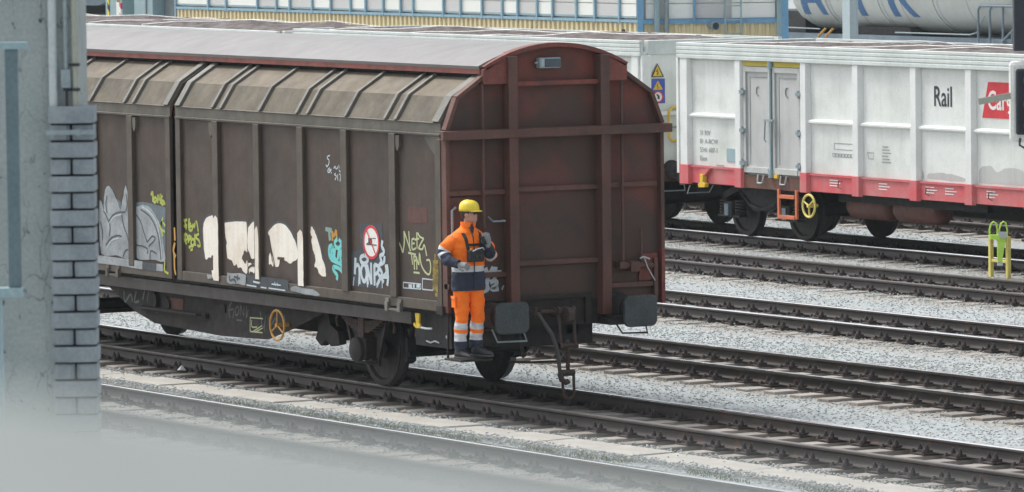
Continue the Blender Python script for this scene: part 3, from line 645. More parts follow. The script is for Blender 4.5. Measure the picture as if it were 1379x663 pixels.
# underframe
def ufr(s):
    m = MB(); m.box(-13.94, -1.56, s * 1.24, s * 1.36, 0.885, 1.032); m.box(-13.94, -1.56, s * 1.20, s * 1.24, 0.9, 1.02)
    o = m.build('solebar', M['soleb'], BW, bevel=0.006)
    m = MB(); m.prism([(-10.25, 0.90), (-9.35, 0.57), (-8.74, 0.44), (-6.86, 0.395), (-5.62, 0.43), (-4.9, 0.62), (-4.0, 0.885), (-4.0, 0.90)], 'y', s * 1.13, s * 1.16)
    fb = m.build('truss_plate', M['grime'], BW); return o, fb
sb, fb = ufr(-1); ufr(1)
m = MB(); m.box(-14.9, -0.62, -1.36, 1.36, 1.045, 1.08)
for x in (-13.9, -11.0, -9.2, -7.7, -6.0, -4.6, -1.6): m.box(x - 0.06, x + 0.06, -1.15, 1.15, 0.78, 1.045)
for yy in (-0.35, 0.35): m.box(-14.8, -0.7, yy - 0.08, yy + 0.08, 0.74, 1.045)
m.box(-1.56, -0.70, -1.30, -0.95, 0.64, 1.03); m.box(-2.1, -0.70, -0.62, 0.62, 0.62, 1.0); m.box(-14.8, -13.94, -1.2, 1.2, 0.7, 1.03)
m.build('underframe', M['black'], BW)
m = MB(); m.box(-9.05, -7.2, -1.22, -1.14, 0.60, 0.66); m.box(-9.0, -7.3, -1.30, -1.16, 0.635, 0.655); m.cyl((-8.7, -1.16, 0.74), (-8.7, -1.22, 0.74), 0.12, 16); m.cyl((-8.35, -1.16, 0.70), (-8.35, -1.20, 0.70), 0.10, 16); m.box(-6.86, -6.72, -1.18, -1.15, 0.70, 0.80)
m.build('brake_gear', M['grime'], BW)
m = MB(); m.box(-8.3, -7.9, -1.168, -1.163, 0.62, 0.80); m.build('rust_patch', M['rustpanel'], fb)
# wheels, boxes, springs
for xa in (-3.27, -11.97):
    ax = MB(); ax.cyl((xa, -0.72, 0.46), (xa, 0.72, 0.46), 0.085, 18); ws = ax.build('wheelset', M['wheel'], BW, smooth=True)
    for s in (-1, 1):
        W_ = MB(); prof = [(-0.045, 0.30), (-0.045, 0.475), (-0.032, 0.492), (-0.018, 0.488), (-0.010, 0.466), (0.085, 0.458), (0.092, 0.45), (0.092, 0.385), (0.060, 0.36), (0.035, 0.22), (0.050, 0.12), (0.085, 0.11), (0.085, 0.0)]
        W_.rev((xa, s * 0.735, 0.46), (0, s, 0), prof, 48); wh = W_.build('wheel', M['wheel'], ws, smooth=True)
        T_ = MB(); T_.rev((xa, s * 0.735, 0.46), (0, s, 0), [(0.000, 0.4672), (0.080, 0.4602)], 48, caps=False); T_.build('tyre_tread', M['tread'], wh, smooth=True)
        b = MB(); b.box(xa - 0.17, xa + 0.17, s * 0.92, s * 1.14, 0.33, 0.60); b.box(xa - 0.24, xa + 0.24, s * 0.95, s * 1.10, 0.32, 0.36)
        bx = b.build('axle_box', M['grime'], BW, bevel=0.02)
        b = MB(); b.rev((xa, s * 1.14, 0.46), (0, s, 0), [(0, 0.155), (0.05, 0.15), (0.07, 0.12), (0.085, 0.04)], 24); b.build('box_cover', M['grime'], bx, smooth=True)
        for k in range(6):
            a = 2 * math.pi * k / 6; pass
        gd = MB()
        for sx in (-1, 1):
            gd.prism([(xa + sx * 0.20, 0.30), (xa + sx * 0.27, 0.30), (xa + sx * 0.36, 0.62), (xa + sx * 0.62, 0.90), (xa + sx * 0.40, 0.90), (xa + sx * 0.22, 0.60)], 'y', s * 0.98, s * 1.01)
            gd.bar((xa + sx * 0.30, s * 1.03, 0.36), (xa + sx * 0.52, s * 1.03, 0.86), 0.03, 0.05, (1, 0, 0))
        gd.box(xa - 0.30, xa + 0.30, s * 0.99, s * 1.03, 0.275, 0.30)
        gd.build('axle_guard', M['black'], BW)
        sp = MB()
        for k in range(7):
            hl = 0.66 - k * 0.075; z0 = 0.80 - k * 0.021
            pts = [(xa - hl + 2 * hl * t / 8, s * 1.04, z0 + 0.10 * ((2 * t / 8 - 1) * hl / 0.66) ** 2) for t in range(9)]
            for a_, c_ in zip(pts[:-1], pts[1:]): sp.bar(a_, c_, 0.115, 0.016)
        sp.box(xa - 0.07, xa + 0.07, s * 0.97, s * 1.11, 0.60, 0.84)
        for sx in (-1, 1): sp.tube([(xa + sx * 0.66, s * 1.04, 0.90), (xa + sx * 0.74, s * 1.04, 0.78), (xa + sx * 0.70, s * 1.04, 0.70)], 0.02, 8); sp.cyl((xa + sx * 0.66, s * 0.96, 0.90), (xa + sx * 0.66, s * 1.12, 0.90), 0.035, 10)
        sp.build('leaf_spring', M['rustiron'], BW)
    for sx in (-1, 1):
        bk = MB()
        for s in (-1, 1):
            bk.prism([(xa + sx * 0.52, 0.30), (xa + sx * 0.60, 0.34), (xa + sx * 0.62, 0.62), (xa + sx * 0.55, 0.64)], 'y', s * 0.68, s * 0.80)
            bk.bar((xa + sx * 0.60, s * 0.74, 0.60), (xa + sx * 0.66, s * 0.74, 1.0), 0.04, 0.06, (1, 0, 0))
        bk.cyl((xa + sx * 0.62, -0.8, 0.42), (xa + sx * 0.62, 0.8, 0.42), 0.035, 10)
        bk.build('brake_beam', M['black'], BW)
m = MB(); m.prism([(-4.62, 0.96), (-4.30, 0.96), (-4.22, 0.70), (-4.02, 0.62), (-3.98, 0.47), (-4.20, 0.43), (-4.34, 0.50), (-4.46, 0.42), (-4.60, 0.50), (-4.50, 0.66)], 'y', -1.02, -0.92); m.box(-4.5, -4.1, -1.0, -0.5, 0.50, 0.60)
m.build('brake_hanger', M['grime'], BW)
m = MB(); m.box(-7.9, -5.2, -0.5, 0.1, 0.50, 0.80); m.cyl((-10.6, 0.3, 0.72), (-9.2, 0.3, 0.72), 0.17, 18); m.build('brake_cylinder', M['black'], BW)
# orange hand wheel
m = MB(); c = (-5.02, -1.33, 0.655); m.torus(c, (0, 1, 0), 0.185, 0.014, 32, 8)
for k in range(3): a = R(90 + 120 * k); m.tube([c, (c[0] + 0.18 * math.cos(a), c[1], c[2] + 0.18 * math.sin(a))], 0.010, 6)
m.cyl((c[0], c[1] + 0.16, c[2]), (c[0], c[1] - 0.02, c[2]), 0.025, 12); m.build('hand_wheel', M['orangewheel'], BW, smooth=True)
# yellow rope hook
m = MB(); m.prism([(-1.385, 1.03), (-1.275, 1.03), (-1.29, 0.92), (-1.255, 0.89), (-1.27, 0.855), (-1.37, 0.85), (-1.425, 0.88), (-1.42, 0.915), (-1.395, 0.915), (-1.385, 0.89), (-1.36, 0.905)], 'y', -1.41, -1.38); m.build('rope_hook', M['yellow'], BW, bevel=0.008)
m = MB(); m.tube([(-1.25, -1.40, 0.865), (-1.12, -1.40, 0.86), (-1.02, -1.38, 0.865)], 0.013, 8); m.tube([(-1.3, -1.3, 0.70), (-1.15, -1.33, 0.69), (-1.05, -1.33, 0.715), (-0.95, -1.33, 0.70)], 0.010, 6); m.cyl((-0.78, -1.30, 0.78), (-0.78, -1.325, 0.78), 0.018, 10); m.build('release_lever', M['silver'], BW)
# step for the shunter
m = MB(); m.box(-0.42, -0.02, -1.56, -1.14, 0.545, 0.57); m.bar((-0.40, -1.18, 0.56), (-0.52, -1.18, 1.08), 0.03, 0.012, (1, 0, 0)); m.bar((-0.40, -1.52, 0.56), (-0.52, -1.44, 1.08), 0.03, 0.012, (1, 0, 0))
m.bar((-0.40, -1.35, 0.555), (-0.75, -1.2, 0.85), 0.03, 0.02); m.build('shunter_step', M['grime'], BW, bevel=0.004)
for yy in (-1, 1):
    m = MB(); m.tube([(-0.30, yy * 0.70 if yy > 0 else -0.98, 0.88), (-0.18, yy * 0.72 if yy > 0 else -0.98, 0.76 if yy > 0 else 0.74), (-0.12, yy * 1.03 if yy > 0 else -0.62, 0.755 if yy > 0 else 0.74), (-0.25, yy * 1.08 if yy > 0 else -0.60, 0.87)], 0.012, 8); m.build('coupler_stirrup', M['galv'] if yy < 0 else M['black'], BW)
# buffers
for X, s in ((0, 1), (-15.5, -1)):
    for yy in (-0.875, 0.875):
        m = MB(); o_ = (X - s * 0.56, yy, 1.03); m.rev(o_, (s, 0, 0), [(0, 0.19), (0.03, 0.19), (0.03, 0.155), (0.26, 0.145), (0.29, 0.150), (0.29, 0.115), (0.52, 0.115)], 28)
        bf = m.build('buffer', M['rustiron'] if yy < 0 else M['grime'], BW, smooth=True)
        m = MB(); w2, h2, c_ = 0.225, 0.185, 0.075
        poly = []
        for cx_, cz_, a0 in ((w2 - c_, h2 - c_, 0), (-w2 + c_, h2 - c_, 90), (-w2 + c_, -h2 + c_, 180), (w2 - c_, -h2 + c_, 270)):
            for k in range(5): a = R(a0 + k * 22.5); poly.append((yy + cx_ + c_ * math.cos(a), 1.025 + cz_ + c_ * math.sin(a)))
        m.prism(poly, 'x', X - s * 0.045, X); m.build('buffer_head', M['bufferface'], bf, bevel=0.012)
m = MB(); m.box(-0.75, -0.35, 0.62, 1.12, 0.87, 0.93); m.prism([(0.58, 0.86), (1.08, 0.86), (1.12, 0.96), (0.66, 0.96)], 'x', -0.54, -0.2); m.build('buffer_bracket', M['black'], BW)
# draw hook, screw coupling, hoses
m = MB(); m.box(-0.60, -0.30, -0.05, 0.05, 0.98, 1.08)
m.prism([(-0.32, 1.10), (-0.17, 1.10), (-0.11, 1.04), (-0.12, 0.95), (-0.20, 0.92), (-0.27, 0.95), (-0.32, 0.97)], 'y', -0.045, 0.045)
m.cyl((-0.27, -0.16, 1.06), (-0.27, 0.12, 1.06), 0.035, 14)
m.build('draw_hook', M['rustiron'], BW, bevel=0.012, smooth=False)
m = MB(); m.box(-0.34, -0.26, -0.34, -0.02, 1.045, 1.075); m.build('coupling_bracket', M['rustiron'], BW)
sc_ = MB()
for yy in (-0.115, 0.085):
    sc_.tube([(-0.25, yy, 1.05), (-0.22, yy, 0.90), (-0.20, yy, 0.66)], 0.020, 8); sc_.cyl((-0.25, yy - 0.02, 1.06), (-0.25, yy + 0.02, 1.06), 0.05, 14); sc_.cyl((-0.20, yy - 0.02, 0.65), (-0.20, yy + 0.02, 0.65), 0.045, 14)
sc_.cyl((-0.20, -0.135, 0.65), (-0.20, 0.10, 0.65), 0.028, 12); sc_.cyl((-0.20, -0.02, 0.72), (-0.20, -0.02, 0.34), 0.024, 10)
for z in np.arange(0.40, 0.62, 0.025): sc_.torus((-0.20, -0.02, float(z)), (0, 0, 1), 0.025, 0.006, 10, 5)
sc_.cyl((-0.20, -0.10, 0.33), (-0.20, 0.06, 0.33), 0.04, 12); 
sc_.tube([(-0.20, -0.095, 0.34), (-0.19, -0.095, 0.10), (-0.19, -0.08, 0.045), (-0.19, -0.02, 0.02), (-0.19, 0.04, 0.045), (-0.19, 0.055, 0.10), (-0.20, 0.055, 0.34)], 0.018, 8)
sc_.build('screw_coupling', M['rustiron'], BW, smooth=True)
m = MB(); m.tube(smooth3 := [(-0.40, -0.36, 1.03), (-0.28, -0.36, 1.03), (-0.22, -0.34, 0.95), (-0.16, -0.26, 0.80), (-0.14, -0.20, 0.62), (-0.15, -0.17, 0.45), (-0.16, -0.15, 0.32)], 0.024, 10); m.build('brake_hose', M['rubber'], BW, smooth=True)
m = MB(); m.cyl((-0.42, -0.37, 1.03), (-0.30, -0.37, 1.03), 0.042, 12); m.cyl((-0.34, -0.37, 0.97), (-0.34, -0.37, 1.11), 0.025, 10); m.build('hose_valve', M['rustiron'], BW, smooth=True); m = MB(); m.tube([(-0.16, -0.155, 0.33), (-0.15, -0.14, 0.26), (-0.14, -0.08, 0.22), (-0.14, -0.05, 0.24)], 0.034, 10); m.build('hose_coupling', M['rustiron'], BW, smooth=True)
m = MB(); m.tube([(-0.45, -0.55, 0.95), (-0.38, -0.55, 0.72), (-0.38, -0.52, 0.52)], 0.016, 8); m.tube([(-0.6, -0.60, 0.46), (-0.4, -0.42, 0.46), (-0.4, 0.1, 0.45)], 0.014, 8); m.build('release_rod', M['grime'], BW)

# ---- paint and graffiti on the near side
PY = CY - 1.46 - 0.0035; RY = CY - 1.512 - 0.0035; FY = CY - 1.50 - 0.0035
c1 = (240, 285, .1508); c2 = (340, 285, .1659); c3 = (240, 270, .1961); c4 = (125, 240, .1961); c5 = (460, 290, .166); c6 = (530, 290, .1659); c7 = (425, 200, .0906)
def S(c, pts): f = sheet(SIDE, c); return [f(p) for p in pts]
m = MB()
blob(m, S(c1, [(228, 110), (250, 60), (290, 38), (318, 45), (323, 90), (324, 240), (322, 385), (300, 392), (292, 415), (270, 410), (255, 432), (240, 412), (229, 300), (222, 180)]), 'y', PY, 0.0025)
blob(m, S(c1, [(416, 98), (520, 88), (590, 92), (610, 110), (615, 250), (617, 380), (617, 548), (585, 540), (560, 500), (535, 505), (520, 470), (500, 485), (480, 440), (450, 425), (436, 395), (430, 300), (437, 290), (425, 230), (418, 170)]), 'y', PY, 0.0025)
blob(m, S(c3, [(480, 190), (510, 150), (530, 148), (535, 170), (530, 370), (515, 402), (500, 395), (490, 360), (478, 330), (476, 250)]), 'y', PY, 0.0025)
blob(m, S(c3, [(480, 425), (510, 438), (540, 445), (545, 480), (520, 500), (485, 492)]), 'y', PY, 0.012)
blob(m, S(c3, [(617, 222), (650, 178), (695, 157), (740, 175), (780, 230), (810, 300), (821, 370), (812, 410), (790, 420), (770, 435), (745, 420), (725, 410), (700, 395), (694, 440), (680, 458), (660, 450), (648, 400), (635, 300)]), 'y', PY, 0.0025)
blob(m, S(c3, [(630, 352), (640, 395), (652, 448), (636, 446), (624, 440), (623, 395)]), 'y', PY, 0.008)
blob(m, S(c3, [(910, 185), (922, 188), (940, 220), (965, 300), (990, 400), (1010, 470), (1014, 522), (990, 520), (965, 495), (955, 465), (935, 450), (945, 410), (935, 370), (925, 340), (915, 280), (922, 255), (908, 230)]), 'y', PY, 0.006)
def ribpatch(m, x, z0, z1, w_=0.148, rag=0.012):
    pts = [(x - w_ / 2, z0), (x + w_ / 2, z0)]
    for k in range(1, 8): pts.append((x + w_ / 2 + rnd.uniform(-0.01, 0), z0 + (z1 - z0) * k / 8))
    pts += [(x + w_ / 2 - 0.02, z1), (x, z1 + 0.03), (x - w_ / 2, z1 - 0.02)]
    blob(m, pts, 'y', RY, 0.0, sm=False)
ribpatch(m, -6.35, 1.14, 1.93); ribpatch(m, -5.24, 1.22, 1.85, 0.10); ribpatch(m, -4.09, 1.20, 1.86)
m.build('cream_letters', M['gcream'], D1)
m = MB()
for l in ([(232, 420), (224, 300), (218, 180), (224, 105), (248, 55), (290, 32), (322, 40)], [(414, 94), (520, 82), (592, 86), (616, 108), (622, 250), (623, 380)]): stroke(m, S(c1, l), 0.035, 'y', PY + 0.0012)
for l in ([(612, 222), (648, 172), (695, 150), (744, 170), (786, 228), (815, 298), (826, 370)], [(908, 180), (926, 182), (946, 218), (972, 300), (996, 400), (1018, 470), (1020, 520)], [(476, 190), (508, 144), (532, 142)]): stroke(m, S(c3, l), 0.035, 'y', PY + 0.0012)
m.build('letter_outline', M['gdark'], D1)
m = MB()   # dark ragged breaks over the cream
for pts in ([(540, 170), (548, 200), (538, 250), (550, 320), (538, 380), (548, 440), (535, 470)],):
    stroke(m, S(c3, pts), 0.035, 'y', PY - 0.0016)
stroke(m, S(c3, [(625, 240), (640, 330), (655, 400), (665, 455)]), 0.02, 'y', PY - 0.0016); stroke(m, S(c3, [(480, 470), (500, 450), (530, 448), (560, 465), (575, 490)]), 0.03, 'y', PY - 0.0016)
stroke(m, S(c3, [(683, 398), (730, 400)]), 0.03, 'y', PY - 0.0016); stroke(m, S(c1, [(612, 370), (600, 400), (585, 445)]), 0.12, 'y', PY - 0.0016); stroke(m, S(c1, [(605, 390), (625, 410), (640, 430)]), 0.10, 'y', PY - 0.0016)
m.build('flaked_paint', M['brown'], D1)
def strokes(name, mat, lines, c, wd, parent, y=PY, taper=False):
    m = MB()
    for l in lines: stroke(m, S(c, l), wd, 'y', y, taper=taper)
    return m.build(name, mat, parent)
strokes('lime_tag', M['glime'], [[(46, 82), (80, 75)], [(60, 75), (64, 130), (48, 128)], [(75, 112), (70, 160)], [(100, 60), (95, 150), (118, 175)], [(112, 98), (100, 138), (130, 128), (120, 175)], [(130, 110), (145, 140), (150, 100)], [(158, 100), (166, 95), (181, 180)],
    [(60, 200), (48, 230), (62, 262), (85, 235), (72, 202), (58, 208)], [(66, 215), (64, 250)], [(60, 262), (76, 292)], [(95, 215), (90, 280)], [(92, 215), (118, 232), (95, 255)], [(120, 250), (116, 290), (138, 302), (145, 255), (122, 247)], [(150, 198), (150, 290), (160, 295)], [(186, 198), (155, 228), (188, 262), (196, 310), (172, 304)], [(95, 322), (118, 310), (136, 311)], [(110, 345), (132, 338)]], c1, 0.034, D1)
strokes('number_tag', M['glime'], [[(400, 118), (412, 98), (414, 165)], [(425, 130), (418, 155), (428, 167), (438, 145), (427, 130)], [(445, 172), (448, 118), (456, 148), (466, 112), (466, 178)], [(478, 118), (468, 150), (478, 183), (489, 162), (474, 156)], [(492, 176), (498, 178)]], c4, 0.04, D2)
strokes('yellow_scrawl', M['glime'], [[(485, 272), (465, 330), (478, 300), (500, 330)], [(470, 350), (498, 370)], [(462, 320), (485, 400)]], c4, 0.03, D2, PY - 0.003)
m = MB(); m.mi = 0
blob(m, S(c4, [(290, 168), (340, 162), (400, 175), (455, 190), (500, 203), (500, 572), (290, 545)]), 'y', PY, 0.003, sm=False)
blob(m, S(c4, [(40, 150), (80, 180), (150, 140), (190, 160), (200, 180), (272, 180), (272, 300), (45, 300)]), 'y', PY, 0.003)
m.build('grey_fill', M['gblue'], D2)
m = MB()
blob(m, S(c4, [(48, 150), (60, 160), (75, 225), (80, 110), (92, 70), (107, 55), (128, 72), (150, 120), (175, 170), (192, 225), (203, 165), (215, 90), (226, 52), (240, 95), (262, 150), (270, 205), (272, 540), (160, 532), (60, 520), (45, 330)]), 'y', PY - 0.002, 0.004)
blob(m, S(c4, [(300, 200), (345, 182), (385, 195), (420, 235), (455, 300), (478, 400), (490, 490), (494, 570), (400, 558), (300, 545), (296, 370)]), 'y', PY - 0.002, 0.004)
m.build('silver_letters', M['gsilver'], D2)
strokes('dark_outline', M['gdark'], [[(75, 225), (95, 260), (120, 330), (115, 400)], [(110, 300), (140, 255), (180, 235), (225, 235)], [(90, 460), (130, 410), (175, 395), (200, 402)], [(200, 250), (215, 330), (240, 400), (255, 480), (265, 540)], [(300, 250), (330, 300), (355, 380), (375, 440)], [(330, 215), (390, 260), (430, 330), (455, 420), (470, 560)], [(375, 440), (410, 400), (430, 420), (385, 470)], [(300, 460), (350, 470), (380, 490), (375, 520)], [(100, 120), (92, 180), (100, 240)], [(230, 110), (238, 180), (228, 230)], [(210, 540), (225, 500), (245, 490)], [(55, 300), (70, 380), (60, 450)], [(395, 560), (400, 500), (440, 520)]], c4, 0.022, D2, PY - 0.004)
strokes('pale_highlight', M['gwhite'], [[(115, 310), (150, 265), (200, 250)], [(340, 195), (400, 240), (440, 310), (465, 420), (478, 540)], [(50, 330), (62, 420), (58, 470)], [(100, 480), (130, 430), (180, 412)]], c4, 0.014, D2, PY - 0.0056)
m = MB()
blob(m, S(c4, [(30, 525), (150, 540), (262, 556), (360, 572), (360, 628), (262, 612), (150, 596), (30, 582)]), 'y', FY, 0.002, sm=False); blob(m, S(c4, [(455, 586), (500, 592), (500, 640), (455, 636)]), 'y', FY, 0.002, sm=False)
m.build('silver_patch', M['gsilver'], D2)
m = MB(); blob(m, S(c4, [(363, 573), (452, 586), (452, 640), (363, 628)]), 'y', FY, 0, sm=False); m.build('slate_patch', M['slate'], D2)
strokes('lime_drip', M['glime'], [[(515, 570), (510, 640)], [(515, 640), (540, 655)]], c4, 0.03, D2, FY - 0.002)
strokes('letter_t', M['gteal'], [[(593, 142), (645, 155)], [(622, 150), (631, 236)]], c2, 0.055, D1)
strokes('letter_m', M['gorange'], [[(647, 160), (651, 240)], [(647, 162), (664, 205)], [(664, 205), (680, 150)], [(680, 150), (685, 222)]], c2, 0.04, D1)
strokes('cyan_tag', M['gcyan'], [[(690, 225), (668, 250), (680, 290), (708, 292), (720, 255), (700, 226)], [(650, 275), (624, 290), (624, 350), (645, 388), (657, 340), (650, 278)], [(640, 300), (640, 370)], [(672, 300), (666, 370), (690, 392), (702, 310)], [(715, 310), (716, 402), (738, 382)], [(716, 352), (732, 345)], [(716, 318), (732, 322)], [(640, 390), (690, 415), (718, 432), (737, 495), (700, 460), (655, 452), (668, 490), (690, 520), (684, 556)]], c2, 0.05, D1)
m = MB(); blob(m, S(c5, [(150, 62), (330, 68), (335, 420), (330, 600), (75, 570), (78, 300), (150, 280)]), 'y', PY, 0.0, sm=False); m.build('slate_patch', M['slate'], D1)
strokes('white_tag', M['gwhite'], [[(115, 345), (110, 480)], [(112, 430), (128, 402), (145, 430), (146, 560)], [(185, 325), (158, 342), (160, 378), (188, 392), (214, 368), (206, 336), (188, 324)], [(175, 400), (160, 440), (165, 500), (188, 540), (205, 480), (196, 412), (178, 400)], [(208, 400), (214, 562)], [(208, 402), (244, 560)], [(241, 385), (244, 562)], [(268, 400), (270, 572)], [(268, 402), (298, 415), (296, 462), (268, 482)], [(335, 205), (328, 250), (346, 290), (336, 318), (316, 330), (324, 380), (303, 420), (330, 468), (312, 520), (288, 572)], [(300, 478), (346, 545)], [(308, 402), (344, 382), (350, 330)], [(360, 400), (365, 465), (335, 500)], [(370, 400), (379, 500), (372, 572)], [(320, 500), (370, 500)]], c5, 0.048, D1, PY - 0.002)
strokes('paint_drip', M['gwhite'], [[(141, 520), (140, 575)], [(331, 500), (333, 592)], [(214, 560), (214, 585)], [(290, 560), (290, 590)], [(104, 500), (98, 572)]], c5, 0.02, D1, PY - 0.0035)
strokes('pale_tag', M['gpale'], [[(45, 220), (65, 270), (76, 305)], [(76, 305), (88, 220), (85, 130)], [(85, 130), (112, 210), (140, 292)], [(124, 130), (134, 290)], [(150, 195), (152, 275), (182, 268)], [(150, 195), (170, 190)], [(150, 232), (172, 228)], [(172, 200), (208, 190)], [(190, 140), (192, 272)], [(196, 142), (215, 175), (246, 190)], [(246, 190), (222, 230), (203, 270)], [(203, 270), (234, 276), (250, 242), (270, 332)], [(120, 305), (182, 320)], [(145, 310), (156, 402)], [(165, 330), (171, 442)], [(165, 330), (190, 348), (170, 376)], [(190, 442), (190, 358), (206, 402), (211, 308), (225, 400), (258, 462), (290, 480), (302, 430), (294, 368), (268, 366)], [(163, 464), (212, 470)]], c6, 0.024, D1, taper=False)
def outline(name, c, pts, wd, mat, y): strokes(name, mat, [[a, b] for a, b in zip(pts, pts[1:] + pts[:1])], c, wd, D1, y)
outline('data_box', c6, [(235, 515), (322, 525), (322, 610), (235, 602)], 0.014, M['gwhite'], PY); outline('data_box', c6, [(80, 545), (222, 560), (222, 600), (80, 590)], 0.014, M['gwhite'], PY)
m = MB()
for a, b in ((122, 150), (158, 172), (186, 214)): blob(m, S(c6, [(a, 560), (b, 563), (b, 590), (a, 588)]), 'y', PY, 0.003, sm=False)
m.build('data_marks', M['gwhite'], D1)
m = MB(); blob(m, S(c6, [(118, -70), (276, -62), (276, 68), (118, 60)]), 'y', PY, 0, sm=False); m.build('red_patch', M['ochrepatch'], D1)
strokes('yellow_scrawl', M['gyellow'], [[(362, 315), (364, 385)], [(345, 382), (386, 380)], [(350, 400), (382, 428), (350, 455), (382, 490)], [(350, 480), (350, 590)], [(382, 440), (380, 560)], [(352, 500), (380, 520), (352, 550), (380, 580)], [(352, 590), (378, 610), (365, 655)], [(375, 560), (378, 660)], [(350, 400), (352, 470)]], c6, 0.045, D1, FY)
strokes('ochre_scrawl', M['gorange'], [[(437, 355), (440, 420)], [(440, 430), (432, 470), (444, 500)], [(436, 480), (438, 560)], [(438, 560), (444, 590)]], (120, 210, .2716), 0.045, D1, FY)
strokes('chalk_marks', M['gwhite'], [[(215, 105), (182, 120), (175, 150), (200, 172), (200, 222), (172, 272), (155, 242)], [(215, 290), (190, 312), (185, 350), (210, 355), (235, 312), (200, 330)], [(235, 352), (236, 376)], [(270, 300), (290, 268), (300, 300), (322, 300), (326, 268)], [(346, 245), (350, 300)], [(350, 318), (360, 345), (386, 342)], [(302, 370), (280, 390), (310, 412), (288, 472)], [(328, 388), (332, 480)], [(350, 380), (372, 402), (364, 492)]], c7, 0.016, D1)
m = MB(); lr = (310, 340, .1508)
blob(m, S(lr, [(165, 196), (545, 247), (545, 335), (165, 283)]), 'y', FY, 0, sm=False); m.build('slate_patch', M['slate'], D1)
m = MB(); blob(m, S(lr, [(0, 180), (160, 196), (160, 290), (90, 280), (0, 270)]), 'y', FY, 0.004); m.build('worn_silver_patch', M['gsilver'], D1); m = MB(); blob(m, S(c1, [(325, 525), (385, 535), (392, 600), (370, 612), (330, 590)]), 'y', FY, 0.005); m.build('worn_cream_patch', M['gcream'], D1); m = MB(); blob(m, S(c1, [(282, 560), (320, 565), (322, 600), (286, 590)]), 'y', FY, 0.005); m.build('worn_silver_patch', M['gsilver'], D1); m = MB(); blob(m, S(lr, [(570, 310), (700, 312), (790, 340), (830, 385), (700, 370), (575, 345)]), 'y', FY, 0.008)
m.build('worn_silver_patch', M['gsilver'], D1)
strokes('white_marks', M['gwhite'], [[(232, 258), (292, 270)], [(236, 264), (288, 275)], [(398, 282), (480, 293)], [(425, 265), (432, 300)], [(445, 270), (455, 302)], [(172, 290), (262, 305)], [(300, 310), (352, 318)], [(370, 318), (520, 340)]], lr, 0.016, D1, FY - 0.002)
strokes('dark_scrawl', M['gdark'], [[(20, 210), (25, 250), (60, 240), (80, 270)], [(60, 215), (115, 235)], [(95, 200), (90, 250)]], lr, 0.03, D1, FY - 0.002)
def SL(c, pts): f = sheet(SOLE, c); return [f(p) for p in pts]
m = MB(); cs = (120, 330, .2564)
for l in ([(735, 300), (720, 340), (728, 385)], [(722, 345), (745, 340), (742, 385)], [(755, 335), (755, 370), (770, 360), (768, 325), (755, 335)], [(780, 370), (782, 320), (798, 372), (800, 318)], [(812, 322), (812, 385), (822, 340)], [(760, 395), (790, 398)], [(885, 350), (900, 440), (915, 365), (905, 455)], [(935, 380), (938, 430), (965, 385), (968, 430)], [(1012, 370), (1018, 410)]): stroke(m, SL(cs, l), 0.022, 'y', -1.164)
for l in ([(170, 240), (175, 300), (205, 260), (215, 300)], [(235, 245), (225, 300), (250, 295)], [(280, 240), (268, 290)], [(300, 250), (296, 300), (330, 290)], [(320, 265), (345, 285)], [(330, 320), (340, 350), (370, 340)], [(400, 310), (430, 330), (425, 360)]): stroke(m, SL(cs, l), 0.03, 'y', -1.164)
m.build('faint_tag', M['gfaint'], fb)
m = MB()
for l in ([(833, 383), (900, 388)], [(833, 383), (833, 455)], [(833, 455), (898, 462)], [(842, 395), (842, 430), (870, 432)], [(850, 455), (895, 425)], [(862, 458), (898, 438)]): stroke(m, SL(cs, l), 0.016, 'y', -1.166)
m.build('faded_marks', M['gpale'], fb)
# round prohibition sign on the near side
sx_, sz_ = SIDE(500.5, 326.5); 
def disc(m, c, r0, r1, y, k=40):
    a = [(c[0] + r1 * math.cos(2 * math.pi * i / k), y, c[1] + r1 * math.sin(2 * math.pi * i / k)) for i in range(k)]
    if r0 <= 0: m.add(a, [tuple(range(k))]); return
    b = [(c[0] + r0 * math.cos(2 * math.pi * i / k), y, c[1] + r0 * math.sin(2 * math.pi * i / k)) for i in range(k)]
    m.add(a + b, [(i, (i + 1) % k, k + (i + 1) % k, k + i) for i in range(k)])
m = MB(); disc(m, (sx_, sz_), 0, 0.205, PY - 0.0045); sg_ = m.build('warning_sign', M['signwhite'], D1)
m = MB(); disc(m, (sx_, sz_), 0.170, 0.205, PY - 0.007); a = R(128)
stroke(m, [(sx_ + 0.17 * math.cos(a), sz_ + 0.17 * math.sin(a)), (sx_ - 0.17 * math.cos(a), sz_ - 0.17 * math.sin(a))], 0.02, 'y', PY - 0.0105, sm=False); m.build('red_ring', M['signred'], sg_)
m = MB()
for x0, x1, z0, z1 in ((-0.07, 0.02, -0.02, 0.05), (-0.12, 0.14, -0.035, -0.022), (0.03, 0.12, 0.045, 0.055), (-0.10, -0.075, -0.035, -0.01)): m.add([(sx_ + x0, PY - 0.008, sz_ + z0), (sx_ + x1, PY - 0.008, sz_ + z0), (sx_ + x1, PY - 0.008, sz_ + z1), (sx_ + x0, PY - 0.008, sz_ + z1)], [(0, 1, 2, 3)])
m.build('wagon_symbol', M['ink'], sg_)
# white tag on the end wall
m = MB(); f5 = sheet(ENDP, (580, 240, .4527))
for l in ([(172, 268), (182, 290), (196, 265)], [(182, 290), (175, 320)], [(203, 265), (200, 300)], [(214, 275), (214, 295)], [(170, 310), (180, 330), (166, 338)], [(186, 312), (200, 306), (206, 316), (192, 332), (212, 330)], [(222, 326), (226, 328)]): stroke(m, [f5(p) for p in l], 0.055, 'x', XF - 0.016)
m.build('white_tag', M['gwhite'], EW)

